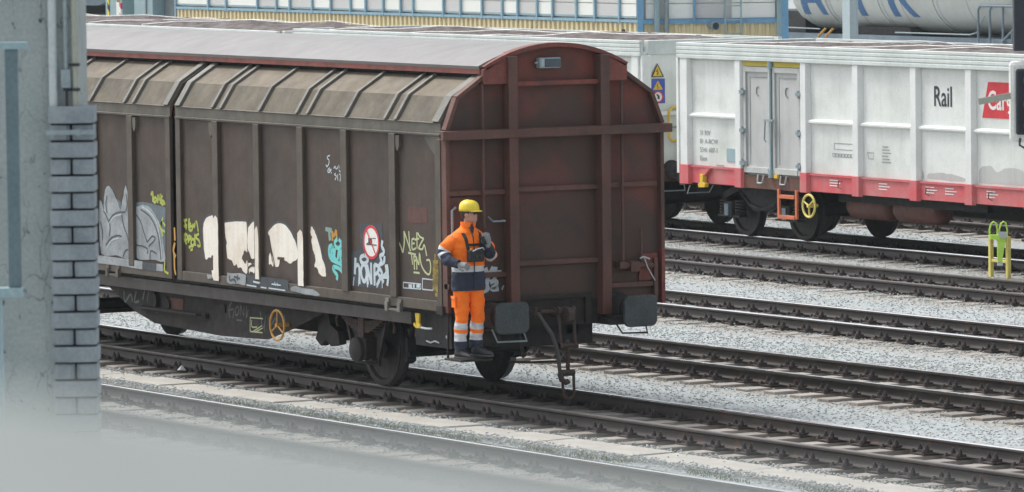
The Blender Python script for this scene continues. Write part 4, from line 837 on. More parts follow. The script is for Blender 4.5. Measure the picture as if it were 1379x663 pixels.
# ------------------------------------------------------------------ white open wagons
WX, WY = -26.39, 18.87                       # left buffer face of the nearest-right wagon, track centre
def wh(u, v): x, z = WHT(u, v); return x - WX, z
def open_wagon(full=True):
    t = thing('open_freight_wagon', 'x', 'freight wagon', (0, 0, 0), 0, 'white open wagons coupled in a train')
    L0, L1 = 0.62, 13.42; NY = -1.45
    posts = [0.80, 2.52, 4.54, 6.10, 7.78, 9.33, 10.95, 12.2, 13.24]
    m = MB()
    for s in (-1, 1):
        m.box(L0 + 0.02, L1 - 0.02, s * 1.34, s * 1.37, 1.15, 3.10)
    for x in (L0 + 0.02, L1 - 0.05): m.box(x, x + 0.03, -1.34, 1.34, 0.98, 3.10)
    m.box(L0, L1, -1.34, 1.34, 1.0, 1.15)
    body = m.build('wagon_body', M['white'], t)
    for s in (-1, 1):
        m = MB(); m.prism([(s * 1.39, 3.03), (s * 1.475, 3.03)] + [(s * (1.475 if q_ % 4 in (0, 1) else 1.463), 3.03 + 0.27 * z_) for q_, z_ in enumerate((0.02, 0.22, 0.24, 0.28, 0.30, 0.48, 0.50, 0.54, 0.56, 0.74, 0.76, 0.80, 0.82, 0.99))] + [(s * 1.39, 3.30)], 'x', L0 - 0.02, L1 + 0.02)
        m.build('top_rail', M['capwhite'], t, bevel=0.012)
    m = MB()
    m.box(L0 - 0.03, L0 + 0.12, -1.30, 1.30, 3.05, 3.30); m.build('end_top_rail', M['capwhite'], t, bevel=0.012)
    m = MB(); m.box(L1 - 0.12, L1 + 0.03, -1.30, 1.30, 3.05, 3.30); m.build('end_top_rail', M['capwhite'], t, bevel=0.012)
    for s in (-1, 1):
        for i, x in enumerate(posts):
            w_ = 0.30 if i in (0, 8) else 0.24
            m = MB(); m.prism([(x - w_ / 2, s * 1.37), (x + w_ / 2, s * 1.37), (x + w_ / 2 - 0.04, s * 1.46), (x - w_ / 2 + 0.04, s * 1.46)], 'z', 1.20, 3.03)
            m.build('side_post', M['whiterib'], body, bevel=0.008)
        for i, (a, b) in enumerate(zip(posts[:-1], posts[1:])):
            if i == 1: continue
            m = MB(); m.prism([(s * 1.37, 2.0), (s * 1.43, 2.04), (s * 1.43, 2.07), (s * 1.37, 2.10)], 'x', a + 0.11, b - 0.11); m.build('side_rail', M['whiterib'], body)
    # red sill band
    for s in (-1, 1):
        for a, b in ((L0, 2.40), (4.66, L1)):
            m = MB(); m.box(a, b, s * 1.36, s * 1.40, 0.90, 1.20); m.box(a, b, s * 1.36, s * 1.425, 1.165, 1.20)
            m.build('red_sill', M['redband'], body)
        for i, x in enumerate(posts):
            w_ = 0.34 if i in (0, 8) else 0.26
            m = MB(); m.prism([(x - w_ / 2, s * 1.40), (x + w_ / 2, s * 1.40), (x + w_ / 2 - 0.03, s * 1.468), (x - w_ / 2 + 0.03, s * 1.468)], 'z', 0.875, 1.205)
            if i in (1, 2): x = x
            m.build('sill_bracket', M['redband'], body, bevel=0.005)
        m = MB(); m.box(2.65, 4.42, s * 1.36, s * 1.415, 0.88, 1.10); m.build('door_sill', M['rustpanel'], body)
        for x in (3.2, 3.9):
            m = MB(); m.tube([(x - 0.09, s * 1.43, 1.12), (x - 0.07, s * 1.46, 0.98), (x + 0.07, s * 1.46, 0.98), (x + 0.09, s * 1.43, 1.12)], 0.016, 6); m.build('sill_clamp', M['silver'], body)
        # doors
        for a, b, hs in ((2.66, 3.50, 1), (3.56, 4.40, -1)):
            m = MB(); m.box(a, b, s * 1.37, s * 1.395, 1.14, 2.93); d = m.build('side_door', M['doorgrey'], t)
            m = MB()
            m.box(a, a + 0.07, s * 1.395, s * 1.43, 1.14, 2.93); m.box(b - 0.07, b, s * 1.395, s * 1.43, 1.14, 2.93); m.box(a + 0.07, b - 0.07, s * 1.395, s * 1.43, 2.84, 2.93); m.box(a + 0.07, b - 0.07, s * 1.395, s * 1.44, 1.14, 1.24)
            m.build('door_frame', M['doorgrey'], d, bevel=0.006)
            m = MB(); m.box(a + 0.16, b - 0.16, s * 1.394, s * 1.402, 2.745, 2.765); m.box(a + 0.16, a + 0.175, s * 1.394, s * 1.402, 1.3, 2.765); m.build('door_groove', M['inkpale'], d)
            m = MB(); m.tube([((a + b) / 2 + 0.05 * math.cos(R(q_)), s * 1.405, 2.52 + 0.08 * math.sin(R(q_))) for q_ in range(60, 301, 30)], 0.008, 6); m.build('pull_ring', M['inkpale'], d)
            hx = a if hs > 0 else b
            for z in (2.5, 1.85, 1.3):
                m = MB(); m.box(hx - 0.07, hx + 0.07, s * 1.43, s * 1.475, z - 0.03, z + 0.03); m.cyl((hx, s * 1.46, z - 0.06), (hx, s * 1.46, z + 0.06), 0.022, 8); m.build('door_hinge', M['galv'], d)
        m = MB(); m.box(2.66, 3.44, s * 1.37, s * 1.43, 2.94, 3.025); m.box(3.62, 4.40, s * 1.37, s * 1.43, 2.94, 3.025); m.build('yellow_rail', M['bronze'], t)
        m = MB(); m.tube([(3.53, s * 1.445, 1.10), (3.53, s * 1.445, 3.0)], 0.022, 8)
        m.cyl((3.53, s * 1.445, 2.90), (3.53, s * 1.445, 3.02), 0.045, 10); m.cyl((3.53, s * 1.445, 1.08), (3.53, s * 1.445, 1.22), 0.045, 10)
        lb = m.build('lock_bar', M['tealpost'], t)
        m = MB(); m.tube([(3.42, s * 1.48, 2.05), (3.40, s * 1.49, 1.72), (3.44, s * 1.48, 1.68)], 0.014, 6); m.tube([(3.60, s * 1.48, 2.04), (3.60, s * 1.48, 1.68)], 0.014, 6); m.box(3.38, 3.66, s * 1.46, s * 1.49, 2.02, 2.06); m.build('lock_handle', M['galv'], lb)
        m = MB(); m.box(3.68, 3.78, s * 1.45, s * 1.49, 1.08, 1.14); m.build('lock_tab', M['yellow'], lb)
    # ends
    for X, s in ((L0, -1), (L1, 1)):
        for yy in (-1.36, -0.5, 0.5, 1.36):
            m = MB(); m.box(X - (0.0 if s > 0 else 0.07), X + (0.07 if s > 0 else 0.0), yy - 0.09, yy + 0.09, 1.05, 3.04); m.build('end_post', M['whiterib'], body, bevel=0.008)
        m = MB(); m.box(X, X + s * 0.06, -1.27, 1.27, 1.99, 2.06); m.build('end_rib', M['whiterib'], body, bevel=0.006)
        m = MB(); m.box(X - 0.10, X + 0.10, -1.38, 1.38, 0.84, 1.06); m.build('headstock', M['redreservoir'], t)
        for yy in (-0.875, 0.875):
            m = MB(); m.rev((X, yy, 1.03), (s, 0, 0), [(0.05, 0.18), (0.08, 0.18), (0.08, 0.145), (0.36, 0.14), (0.38, 0.11), (0.58, 0.11)], 22); bf = m.build('buffer', M['grime'], t, smooth=True)
            m = MB(); m.box(X + s * 0.575, X + s * 0.62, yy - 0.22, yy + 0.22, 0.86, 1.21); m.build('buffer_head', M['black'], bf, bevel=0.03)
        m = MB(); m.tube([(X + s * 0.10, -1.15, 0.86), (X + s * 0.22, -1.15, 0.68), (X + s * 0.22, -0.70, 0.68), (X + s * 0.10, -0.66, 0.86)], 0.012, 8); m.build('coupler_stirrup', M['galv'], t)
        m = MB(); m.tube([(X + s * 0.05, -0.55, 2.12), (X + s * 0.07, -0.86, 2.12), (X + s * 0.07, -0.92, 2.06), (X + s * 0.07, -0.92, 1.60), (X + s * 0.07, -0.86, 1.54), (X + s * 0.05, -0.55, 1.54)], 0.024, 8); m.build('end_handle', M['yellow'], t, smooth=True)
        m = MB(); m.box(X + s * 0.02, X + s * 0.05, -1.12, -0.55, 1.76, 1.80); m.build('handle_bracket', M['galv'], t)
    # underframe and bogies
    m = MB(); m.box(0.75, 13.3, -1.2, 1.2, 0.86, 1.0); m.box(0.75, 13.3, -0.25, 0.25, 0.55, 0.9)
    m.box(4.9, 9.2, -1.0, -0.9, 0.72, 0.88)
    m.build('underframe', M['black'], t)
    for xc in (2.66, 11.60):
        bg_ = MB()
        for s in (-1, 1):
            bg_.prism([(xc - 1.25, 0.62), (xc - 0.75, 0.78), (xc - 0.45, 0.55), (xc - 0.28, 0.46), (xc + 0.28, 0.46), (xc + 0.45, 0.55), (xc + 0.75, 0.78), (xc + 1.25, 0.62), (xc + 1.25, 0.74), (xc + 0.80, 0.90), (xc - 0.80, 0.90), (xc - 1.25, 0.74)], 'y', s * 0.96, s * 1.06)
            bg_.tube([(xc - 0.70, s * 1.07, 0.78), (xc - 0.35, s * 1.07, 0.56), (xc, s * 1.07, 0.50), (xc + 0.35, s * 1.07, 0.56), (xc + 0.70, s * 1.07, 0.78)], 0.03, 8)
        bg_.box(xc - 0.2, xc + 0.2, -0.95, 0.95, 0.45, 0.70); bg_.box(xc - 1.3, xc - 1.2, -0.95, 0.95, 0.5, 0.66); bg_.box(xc + 1.2, xc + 1.3, -0.95, 0.95, 0.5, 0.66)
        bo = bg_.build('bogie_frame', M['black'], t)
        for dx in (-0.9, 0.9):
            ax = MB(); ax.cyl((xc + dx, -0.7, 0.46), (xc + dx, 0.7, 0.46), 0.08, 12); ws = ax.build('wheelset', M['wheel'], t)
            for s in (-1, 1):
                W_ = MB(); W_.rev((xc + dx, s * 0.735, 0.46), (0, s, 0), [(-0.045, 0.30), (-0.045, 0.47), (-0.030, 0.488), (-0.015, 0.484), (0.0, 0.463), (0.09, 0.457), (0.09, 0.385), (0.05, 0.36), (0.03, 0.2), (0.08, 0.11), (0.08, 0)], 32); W_.build('wheel', M['wheel'], ws, smooth=True)
                b = MB(); b.box(xc + dx - 0.13, xc + dx + 0.13, s * 1.0, s * 1.20, 0.34, 0.60); ab = b.build('axle_box', M['grime'], t, bevel=0.025)
                b = MB(); b.box(xc + dx - 0.06, xc + dx + 0.06, s * 1.20, s * 1.225, 0.36, 0.56); b.build('box_cover', M['tankframe'], ab, bevel=0.01)
                for sx in (-1, 1):
                    b = MB()
                    for k in range(5): b.torus((xc + dx + sx * 0.24, s * 1.08, 0.40 + k * 0.052), (0, 0, 1), 0.085, 0.019, 14, 6)
                    b.build('coil_spring', M['grime'], ws, smooth=True)
                b = MB(); b.box(xc + dx - 0.34, xc + dx + 0.34, s * 1.0, s * 1.17, 0.335, 0.37); b.build('spring_seat', M['black'], ws)
    for a, b in ((5.05, 6.30), (6.42, 7.75)):
        m = MB(); n_ = [(0, 0.10), (0.05, 0.18), (0.12, 0.215), (b - a - 0.12, 0.215), (b - a - 0.05, 0.18), (b - a, 0.10)]; m.rev((a, -0.80, 0.66), (1, 0, 0), n_, 26); m.build('air_reservoir', M['redreservoir'], t, smooth=True)
    for s in (-1, 1):
        m = MB(); c = (4.72, s * 1.47, 0.66); m.torus(c, (0, 1, 0), 0.185, 0.021, 30, 8)
        for k in range(3): a = R(35 + 120 * k); m.tube([c, (c[0] + 0.18 * math.cos(a), c[1], c[2] + 0.18 * math.sin(a))], 0.016, 6)
        m.cyl((c[0], s * 1.3, c[2]), (c[0], s * 1.5, c[2]), 0.03, 10); m.build('hand_wheel', M['paleyellow'], t, smooth=True)
        m = MB()
        for x in (3.78, 4.32): m.box(x - 0.03, x + 0.03, s * 1.43, s * 1.47, 0.42, 0.90)
        for z in (0.44, 0.78): m.box(3.81, 4.29, s * 1.40, s * 1.485, z - 0.03, z + 0.03)
        m.build('boarding_step', M['orange'], t, bevel=0.006)
        m = MB(); m.prism([(1.33, 1.14), (1.62, 1.16), (1.50, 1.06), (1.44, 1.0), (1.34, 1.0)], 'y', s * 1.41, s * 1.47); m.build('hook_bracket', M['redband'], t)
        m = MB(); m.prism([(1.36, 1.06), (1.47, 1.06), (1.46, 0.93), (1.53, 0.90), (1.52, 0.84), (1.31, 0.83), (1.30, 0.89), (1.37, 0.93)], 'y', s * 1.42, s * 1.50); m.build('rope_hook', M['yellow'], t, bevel=0.006)
        m = MB()
        for x in (5.6, 8.15, 9.9): m.tube([(x + 0.05, s * 1.43, 1.10), (x - 0.02, s * 1.45, 1.10), (x - 0.04, s * 1.45, 1.0), (x + 0.05, s * 1.44, 0.98)], 0.009, 6)
        m.build('lashing_ring', M['rustiron'], t)
    # data plates, lettering
    ny = -1.3735
    m = MB(); m.box(2.05, 2.35, -1.385, -1.371, 1.30, 1.52); m.build('data_plate', M['tealpost'], t)
    rx = (R(90), 0, 0)
    for i, s_ in enumerate(('31 RIV', '81 A-RCW', '5341 607-1', 'Eaos')):
        text_obj('wagon_number', s_, 0.12, (1.18, ny - 0.001, 1.72 - i * 0.145), rx, M['inkpale'], t, 1.05)
    m = MB()
    for x0, z0, w_, h_ in ((5.35, 1.62, 0.55, 0.10), (5.30, 1.50, 0.85, 0.05)): 
        for a_, b_ in (((x0, z0), (x0 + w_, z0)), ((x0, z0 + h_), (x0 + w_, z0 + h_)), ((x0, z0), (x0, z0 + h_)), ((x0 + w_, z0), (x0 + w_, z0 + h_))): stroke(m, [a_, b_], 0.012, 'y', ny, sm=False)
    for k in range(9): stroke(m, [(5.36 + k * 0.09, 1.525), (5.41 + k * 0.09, 1.525)], 0.03, 'y', ny, sm=False)
    for k in range(6): stroke(m, [(6.75 + (k % 2) * 0.02, 1.46 + k * 0.05), (7.02 - (k % 3) * 0.04, 1.46 + k * 0.05)], 0.018, 'y', ny, sm=False); stroke(m, [(5.98 - 0.02, 1.4 + k * 0.05), (6.0, 1.4 + k * 0.05)], 0.01, 'y', ny, sm=False)
    stroke(m, [(6.33, 1.60), (6.37, 1.50), (6.50, 1.50), (6.52, 1.60), (6.33, 1.60)], 0.014, 'y', ny, sm=False); stroke(m, [(1.7, 1.22), (1.95, 1.22)], 0.02, 'y', ny, sm=False)
    m.build('wagon_markings', M['inkpale'], t)
    m = MB()
    for x0 in (5.25, 6.7, 8.05, 8.6, 9.75):
        for k in range(3): stroke(m, [(x0, 1.02 + k * 0.045), (x0 + 0.24 + 0.08 * (k % 2), 1.02 + k * 0.045)], 0.016, 'y', -1.4045, sm=False)
    stroke(m, [(7.62, 0.98), (7.72, 1.10)], 0.04, 'y', -1.4045, sm=False); stroke(m, [(7.60, 1.08), (7.74, 1.02)], 0.03, 'y', -1.4045, sm=False)
    m.build('faded_lettering', M['whiterib'], t)
    m = MB()
    for l in ([(7.7, 1.24), (7.72, 1.36), (7.9, 1.40), (7.95, 1.24)], [(8.05, 1.24), (8.1, 1.33), (8.5, 1.35), (8.8, 1.30), (9.0, 1.24)], [(9.5, 1.24), (9.52, 1.45), (9.8, 1.52), (10.0, 1.42), (10.3, 1.5), (10.7, 1.46), (10.8, 1.24)], [(8.3, 1.24), (8.32, 1.30), (8.7, 1.34), (9.15, 1.28), (9.15, 1.24)]): blob(m, l, 'y', ny, 0.006)
    m.build('painted_out_patch', M['doorgrey'], t)
    return t
OW = open_wagon()
OW.location = (WX, WY, 0)
rx = (R(90), 0, 0)
text_obj('company_lettering', 'Rail', 0.46, (8.24, -1.3755, 2.42), rx, M['ink'], OW, 0.80, bold=0.004)
m = MB(); blob(m, [(9.60, 2.27), (11.2, 2.27), (11.3, 2.84), (9.77, 2.84)], 'y', -1.3755, sm=False); lg = m.build('company_sign', M['signred'], OW)
text_obj('company_lettering', 'Cargo', 0.42, (9.76, -1.3790, 2.41), rx, M['signwhite'], lg, 0.80, bold=0.008)
def brk(x): return OW.location.x + x
others = []
labels = ['white and red open wagon with company sign, orange step and side doors', 'white open wagon with yellow and blue warning stickers on its end',
          'white open wagon of which only the load shows over the middle of the brown roof', 'white open wagon of which only the top shows by the grey pillar']
OW['label'] = labels[0]
protoW = None
loads_l = ['dark rubble load strapped down in the wagon with the company sign', 'dark rubble load in the wagon with the warning stickers', 'dark rubble load showing over the middle of the brown roof', 'dark rubble load showing over the brown roof near the grey pillar']
def load(x0, y0, ang, lab, seed):
    m = MB(); nxg, nyg = 110, 28; vs = []
    for j in range(nyg + 1):
        for i in range(nxg + 1):
            x = 0.78 + 12.48 * i / nxg; y = -1.28 + 2.56 * j / nyg
            e = min(1, (1.28 - abs(y)) / 0.5) * min(1, (x - 0.7) / 0.4) * min(1, (13.3 - x) / 0.4)
            z = 3.19 + e * (0.09 + 0.07 * mnoise.noise((x * 0.7, y * 0.9, seed)) + 0.05 * mnoise.noise((x * 2.5, y * 2.5, seed)) + 0.03 * mnoise.noise((x * 7, y * 7, seed)))
            vs.append((x, y * 1.07, z))
    m.add(vs, [(j * (nxg + 1) + i, j * (nxg + 1) + i + 1, (j + 1) * (nxg + 1) + i + 1, (j + 1) * (nxg + 1) + i) for j in range(nyg) for i in range(nxg)])
    t = thing('rubble_load', lab, 'load', (x0, y0, 0), ang, 'dark loads in the open wagons')
    m.build('load_heap', M['load'], t)
    for a, b in (((0.8, -1.25), (6.0, 1.25)), ((6.5, -1.25), (12.9, 1.25)), ((3.8, -1.25), (10.2, 1.25))):
        q = MB(); pts = []
        for k in range(14):
            x = a[0] + (b[0] - a[0]) * k / 13; y = a[1] + (b[1] - a[1]) * k / 13
            e = min(1, (1.28 - abs(y)) / 0.5)
            pts.append((x, y, 3.21 + e * (0.10 + 0.07 * mnoise.noise((x * 0.7, y * 0.9, seed))) + 0.01))
        q.tube(pts, 0.009, 6); q.build('lashing_rope', M['signwhite'], t)
def load_mat():
    m, nt, b = newmat('rubble_load'); v = mapping(nt)
    c = ramp(nt, noise(nt, v, 3.5, 8, 0.7), [(0.35, (0.055, 0.045, 0.042)), (0.5, (0.115, 0.095, 0.09)), (0.64, (0.17, 0.165, 0.165)), (0.78, (0.40, 0.42, 0.42))])
    nt.links.new(c, b.inputs['Base Color']); b.inputs['Roughness'].default_value = 0.9; bump(nt, noise(nt, v, 9, 8), 0.8, 0.05, b); return m
M['load'] = load_mat()
xs0 = WX
load(WX, WY, 0, loads_l[0], 1)
for k in range(1, 4):
    x1 = WX - 14.04 * k
    a = copy_tree(OW); 
    for ch in list(a.children):
        if ch.name.startswith('company_'):
            for c2_ in list(ch.children): bpy.data.objects.remove(c2_)
            bpy.data.objects.remove(ch)
    ya = ty(5, x1 + 2.5); yb = ty(5, x1 + 11.5); an = math.atan((yb - ya) / 9) if k > 1 else 0
    a.location = (x1, ya - math.sin(an) * 2.5 if k > 1 else WY, 0); a.rotation_euler = (0, 0, an); a['label'] = labels[k]; a.scale = (1, 1, 0.975 if k > 1 else 1)
    load(x1, a.location.y, an, loads_l[k], k + 5)
    if k == 1: OW1 = a
# warning stickers on the end of the second white wagon
X1 = 13.42 + 0.001
m = MB(); m.add([(X1 + 0.003, -1.22 - 0.02, 2.66), (X1 + 0.003, -0.97, 2.66), (X1 + 0.003, -1.105, 2.90)], [(0, 1, 2)]); tr_ = m.build('warning_triangle', M['ink'], OW1)
m = MB(); m.add([(X1 + 0.006, -1.205, 2.675), (X1 + 0.006, -1.005, 2.675), (X1 + 0.006, -1.105, 2.865)], [(0, 1, 2)]); m.build('triangle_face', M['yellow'], tr_)
m = MB(); stroke(m, [(-1.10, 2.80), (-1.125, 2.755), (-1.09, 2.75), (-1.11, 2.70)], 0.018, 'x', X1 + 0.008, sm=False); m.build('lightning_mark', M['ink'], tr_)
m = MB(); m.box(X1, X1 + 0.004, -1.245, -0.955, 2.20, 2.63); bl = m.build('blue_sticker', M['bluesign'] if 'bluesign' in M else plain('sign_blue', (0.05, 0.09, 0.42), 0.5), OW1)
m = MB(); m.add([(X1 + 0.007, -1.20, 2.44), (X1 + 0.007, -1.0, 2.44), (X1 + 0.007, -1.10, 2.60)], [(0, 1, 2)]); m.build('triangle_face', M['yellow'], bl)
m = MB(); stroke(m, [(-1.10, 2.55), (-1.12, 2.50), (-1.09, 2.49), (-1.11, 2.455)], 0.014, 'x', X1 + 0.009, sm=False); m.build('lightning_mark', M['ink'], bl)
def xdisc(m, y, z, r, X, k=24): m.add([(X, y + r * math.cos(2 * math.pi * i / k), z + r * math.sin(2 * math.pi * i / k)) for i in range(k)], [tuple(range(k))])
m = MB(); xdisc(m, -1.10, 2.315, 0.105, X1 + 0.007); m.build('red_ring', M['signred'], bl)
m = MB(); xdisc(m, -1.10, 2.315, 0.08, X1 + 0.009); m.build('ring_face', M['signwhite'], bl)
m = MB(); stroke(m, [(-1.13, 2.36), (-1.10, 2.33), (-1.10, 2.28)], 0.03, 'x', X1 + 0.011, sm=False); stroke(m, [(-1.08, 2.34), (-1.08, 2.27)], 0.02, 'x', X1 + 0.011, sm=False); m.build('figure_mark', M['ink'], bl)

# ------------------------------------------------------------------ warehouse behind
WHs = thing('warehouse', 'long warehouse with blue mullions, white and grey panels over cream ribbed cladding', 'building', (-47.56, 30, -0.2))
def corr(m, p, q, z0, z1, pitch, depth, nrm):
    p = Vector(p); q = Vector(q); L = (q - p).length; d = (q - p) / L; n_ = Vector(nrm); k = int(L / pitch); vs = []; 
    prof = [(0, 0), (0.42, 0), (0.5, 1), (0.92, 1)]
    pts = []
    for i in range(k):
        for (t, h) in prof: pts.append(p + d * ((i + t) * pitch) + n_ * (h * depth))
    pts.append(q)
    for a in pts: vs += [(a.x, a.y, z0), (a.x, a.y, z1)]
    m.add(vs, [(2 * i, 2 * i + 2, 2 * i + 3, 2 * i + 1) for i in range(len(pts) - 1)])
bx, by = -47.56, 30.0
A0 = Vector((-69.75 - bx, 0, 0)); B0 = Vector((0, 0, 0)); C0 = Vector((1.56, 2.70, 0))
dd = C0.normalized(); nA = Vector((0, -1, 0)); nC = Vector((dd.y, -dd.x, 0))
m = MB(); m.prism([(A0.x, 0.02), (0, 0.02), (C0.x - 0.03, C0.y), (A0.x, 12.8)], 'z', 0, 8.2)
m.build('building_core', M['panelg'], WHs)
m = MB(); corr(m, A0 + nA * 0.02, B0 + nA * 0.02, 0, 3.19, 0.205, 0.05, nA); m.build('ribbed_cladding', M['cream'], WHs, fixn=False)
m = MB(); corr(m, B0 + nC * 0.02, C0 + nC * 0.02, 0, 3.17, 0.165, 0.035, nC); m.build('ribbed_cladding', M['cream'], WHs, fixn=False)
m = MB(); m.box(A0.x, 0.05, -0.09, 0.02, 3.20, 3.26); m.build('cladding_rail', M['paleblue'], WHs)
m = MB(); m.bar(B0 + Vector((0, 0, 3.22)) + nC * 0.05, C0 + Vector((0, 0, 3.22)) + nC * 0.05, 0.12, 0.10); m.build('cladding_rail', M['blue'], WHs)
mul = [-69.7, -67.92, -66.96, -65.3, -64.3, -63.61, -62.47, -61.53, -60.54, -59.8, -58.94, -58.11, -57.51, -56.08, -55.29, -54.3, -53.39, -52.7, -51.84, -51.16, -50.13, -49.34, -48.3]
mul = [v - bx for v in mul]
wl = 1
cells = mul + [-0.05]
for i, (a, b) in enumerate(zip(cells[:-1], cells[1:])):
    white = i % 2 == 0
    m = MB()
    for z0, z1 in ((3.30, 3.60), (3.615, 4.85), (4.865, 6.2), (6.215, 8.0)): m.box(a + 0.03, b - 0.03, -0.05, 0.015, z0, z1)
    m.build('wall_panel', M['panelw'] if white else M['panelg'], WHs)
    m = MB(); m.box(a - 0.03, a + 0.03, -0.10, 0.02, 3.18 if i else 0.0, 8.1); m.build('mullion', M['paleblue'], WHs)
    m = MB(); m.box(a + 0.03, b - 0.03, -0.058, -0.05, 3.295, 3.34); m.build('panel_skirting', M['tealpost'], WHs)
m = MB(); m.box(A0.x - 0.2, 0.3, -0.3, 0.3, 8.05, 8.4); m.build('roof_edge', M['galv'], WHs)
LC = C0.length
def dp(t, off=0.0, z=0.0): p = dd * t + nC * off; return (p.x, p.y, z)
for a, b, k in ((0.12, 0.42, 'panelw'), (0.62, 1.15, 'panelw'), (1.19, 1.80, 'panelg'), (1.98, 2.92, 'panelw')):
    m = MB()
    for z0, z1 in ((3.28, 3.60), (3.615, 4.9), (4.92, 8.0)): m.bar(dp(a, 0.02, (z0 + z1) / 2), dp(b, 0.02, (z0 + z1) / 2), 0.05, z1 - z0)
    m.build('wall_panel', M[k], WHs)
for t0, w_, z0, mt in ((0.0, 0.13, 0, 'blue'), (1.17, 0.05, 3.2, 'blue'), (3.02, 0.14, 0, 'tealpost')):
    m = MB(); m.bar(dp(t0, 0.08, z0), dp(t0, 0.08, 8.1), 0.16, w_, dd); m.build('corner_post', M[mt], WHs)
m = MB(); m.bar(dp(3.13, 0.10, 0), dp(3.13, 0.10, 8.1), 0.16, 0.14, dd); m.build('corner_post', M['blue'], WHs)
for t0, r, mt in ((0.36, 0.065, 'tealpost'), (0.56, 0.05, 'galv')):
    m = MB(); m.cyl(dp(t0, 0.16, 0), dp(t0, 0.16, 8.0), r, 14)
    for z in (1.0, 3.05, 5.0, 7): m.cyl(dp(t0, 0.16, z), dp(t0, 0.16, z + 0.05), r + 0.012, 14)
    m.build('drain_pipe', M[mt], WHs, smooth=True)
m = MB()
for t0 in (1.83, 2.17): m.bar(dp(t0, 0.30, 2.2), dp(t0, 0.30, 8.3), 0.035, 0.05, nC)
for k in range(20): m.bar(dp(1.83, 0.30, 2.35 + 0.3 * k), dp(2.17, 0.30, 2.35 + 0.3 * k), 0.03, 0.03)
for z in (3.2, 5.2, 7.2):
    for t0 in (1.83, 2.17): m.bar(dp(t0, 0.02, z), dp(t0, 0.30, z), 0.03, 0.03)
m.build('wall_ladder', M['tealpost'], WHs)
m = MB(); m.bar(dp(1.2, 0.12, 2.45), dp(1.85, 0.12, 2.47), 0.04, 0.05); m.bar(dp(2.0, 0.3, 2.42), dp(2.5, 0.3, 2.44), 0.04, 0.04); m.build('wall_pipe', M['galv'], WHs)
m = MB(); m.cyl(dp(1.48, 0.0, 3.12), dp(1.56, 0.30, 3.12), 0.06, 12); m.cyl(dp(1.60, 0.30, 3.12), dp(1.62, 0.36, 3.12), 0.10, 16); m.build('flood_lamp', M['galv'], WHs, smooth=True)
m = MB(); m.cyl(dp(1.622, 0.362, 3.12), dp(1.63, 0.375, 3.12), 0.075, 16); m.build('lamp_glass', M['ink'], WHs)
for t0, z in ((0.0 - 0.4, 3.0),):
    m = MB(); m.box(-0.62, -0.52, -0.10, -0.05, 2.85, 3.05); m.box(-4.6, -4.4, -0.10, -0.05, 2.90, 3.0); m.build('cladding_vent', M['ink'], WHs)

# dark rendered wall and portal posts at the far left
t = thing('rendered_wall', 'dark grey rendered wall strip at the left end of the warehouse', 'wall', (-70.1, 30.2, -0.2)); m = MB(); m.box(-0.38, 0.36, -0.2, 8, 0, 8.2); m.build('wall', M['darkwall'], t)
t = thing('gate_post', 'wide grey blue gate post beside the dark rendered wall', 'gate post', (-71.05, 30, -0.2)); m = MB(); m.box(-0.56, 0.50, -0.3, 0.5, 0, 8.0); m.build('post_body', M['tealpost'], t, bevel=0.02); m = MB(); m.box(0.12, 0.17, -0.335, -0.30, 0, 8.0); m.build('post_seam', M['galv'], t)
t = thing('gate_post', 'grey blue gate post with two yellow and black hazard strips', 'gate post', (-72.75, 30, -0.2)); m = MB(); m.box(-0.50, 0.44, -0.3, 0.5, 0, 8.0); m.build('post_body', M['tealpost'], t, bevel=0.02)
for x in (-0.30, 0.27): m = MB(); m.box(x - 0.045, x + 0.045, -0.32, -0.30, 0, 7.8); m.build('hazard_strip', M['hazard'], t)
t = thing('striped_marker', 'small white marker board with slanting red stripes between the gate posts', 'sign', (-71.85, 29.4, -0.2)); m = MB(); m.box(-0.16, 0.02, 0, 0.04, 2.2, 3.35); m.build('board', M['signwhite'], t); m = MB(); m.box(0.02, 0.10, -0.005, 0.045, 2.2, 3.35); m.build('striped_edge', M['redstripe'], t); m = MB(); m.box(-0.03, 0.03, 0.04, 0.08, 0, 3.0); m.build('marker_post', M['galv'], t)
t = thing('hazard_post', 'slim yellow and black striped post behind the red striped marker', 'post', (-71.95, 31.0, -0.2)); m = MB(); m.box(-0.05, 0.05, -0.05, 0.05, 0, 6.5); m.build('post_body', M['hazard'], t)
# dark hopper wagon far away on the left, on its own rails
t = thing('distant_wagon', 'dark distant wagon seen past the grey pillar, two wheels showing', 'freight wagon', (-186, 84.0, 0), R(8))
m = MB(); m.prism([(-14, 1.2), (10, 1.2), (10, 3.8), (-14, 3.8)], 'y', -1.4, 1.4); m.prism([(-5.2, 1.25), (-1.3, 0.45), (2.2, 0.45), (5.2, 1.25)], 'y', -1.1, 1.1); m.build('wagon_body', M['tankframe'], t)
m = MB(); m.box(-14, 10, -1.2, 1.2, 0.9, 1.3); m.build('underframe', M['black'], t)
for x in (-8.5, -6.0, 0.0, 6.2, 8.0):
    m = MB(); m.cyl((x, -0.85, 0.62), (x, 0.85, 0.62), 0.62, 28); m.build('wheel', M['black'], t)
    m = MB(); m.box(x - 0.9, x + 0.9, -1.0, -0.88, 0.75, 1.2); m.build('bogie_frame', M['black'], t)
for lab, dy in (('distant rails under the dark wagon, past the grey pillar', 0.0), ('distant rails in front of the dark wagon, past the grey pillar', -9.0)):
    t = thing('distant_track', lab, 'railway track', (-186, 84 + dy, -0.2), R(8))
    for s in (-1, 1): m = MB(); m.box(-40, 50, s * 0.75 - 0.05, s * 0.75 + 0.05, 0.02, 0.2); m.build('rail', M['railtopdull'], t)

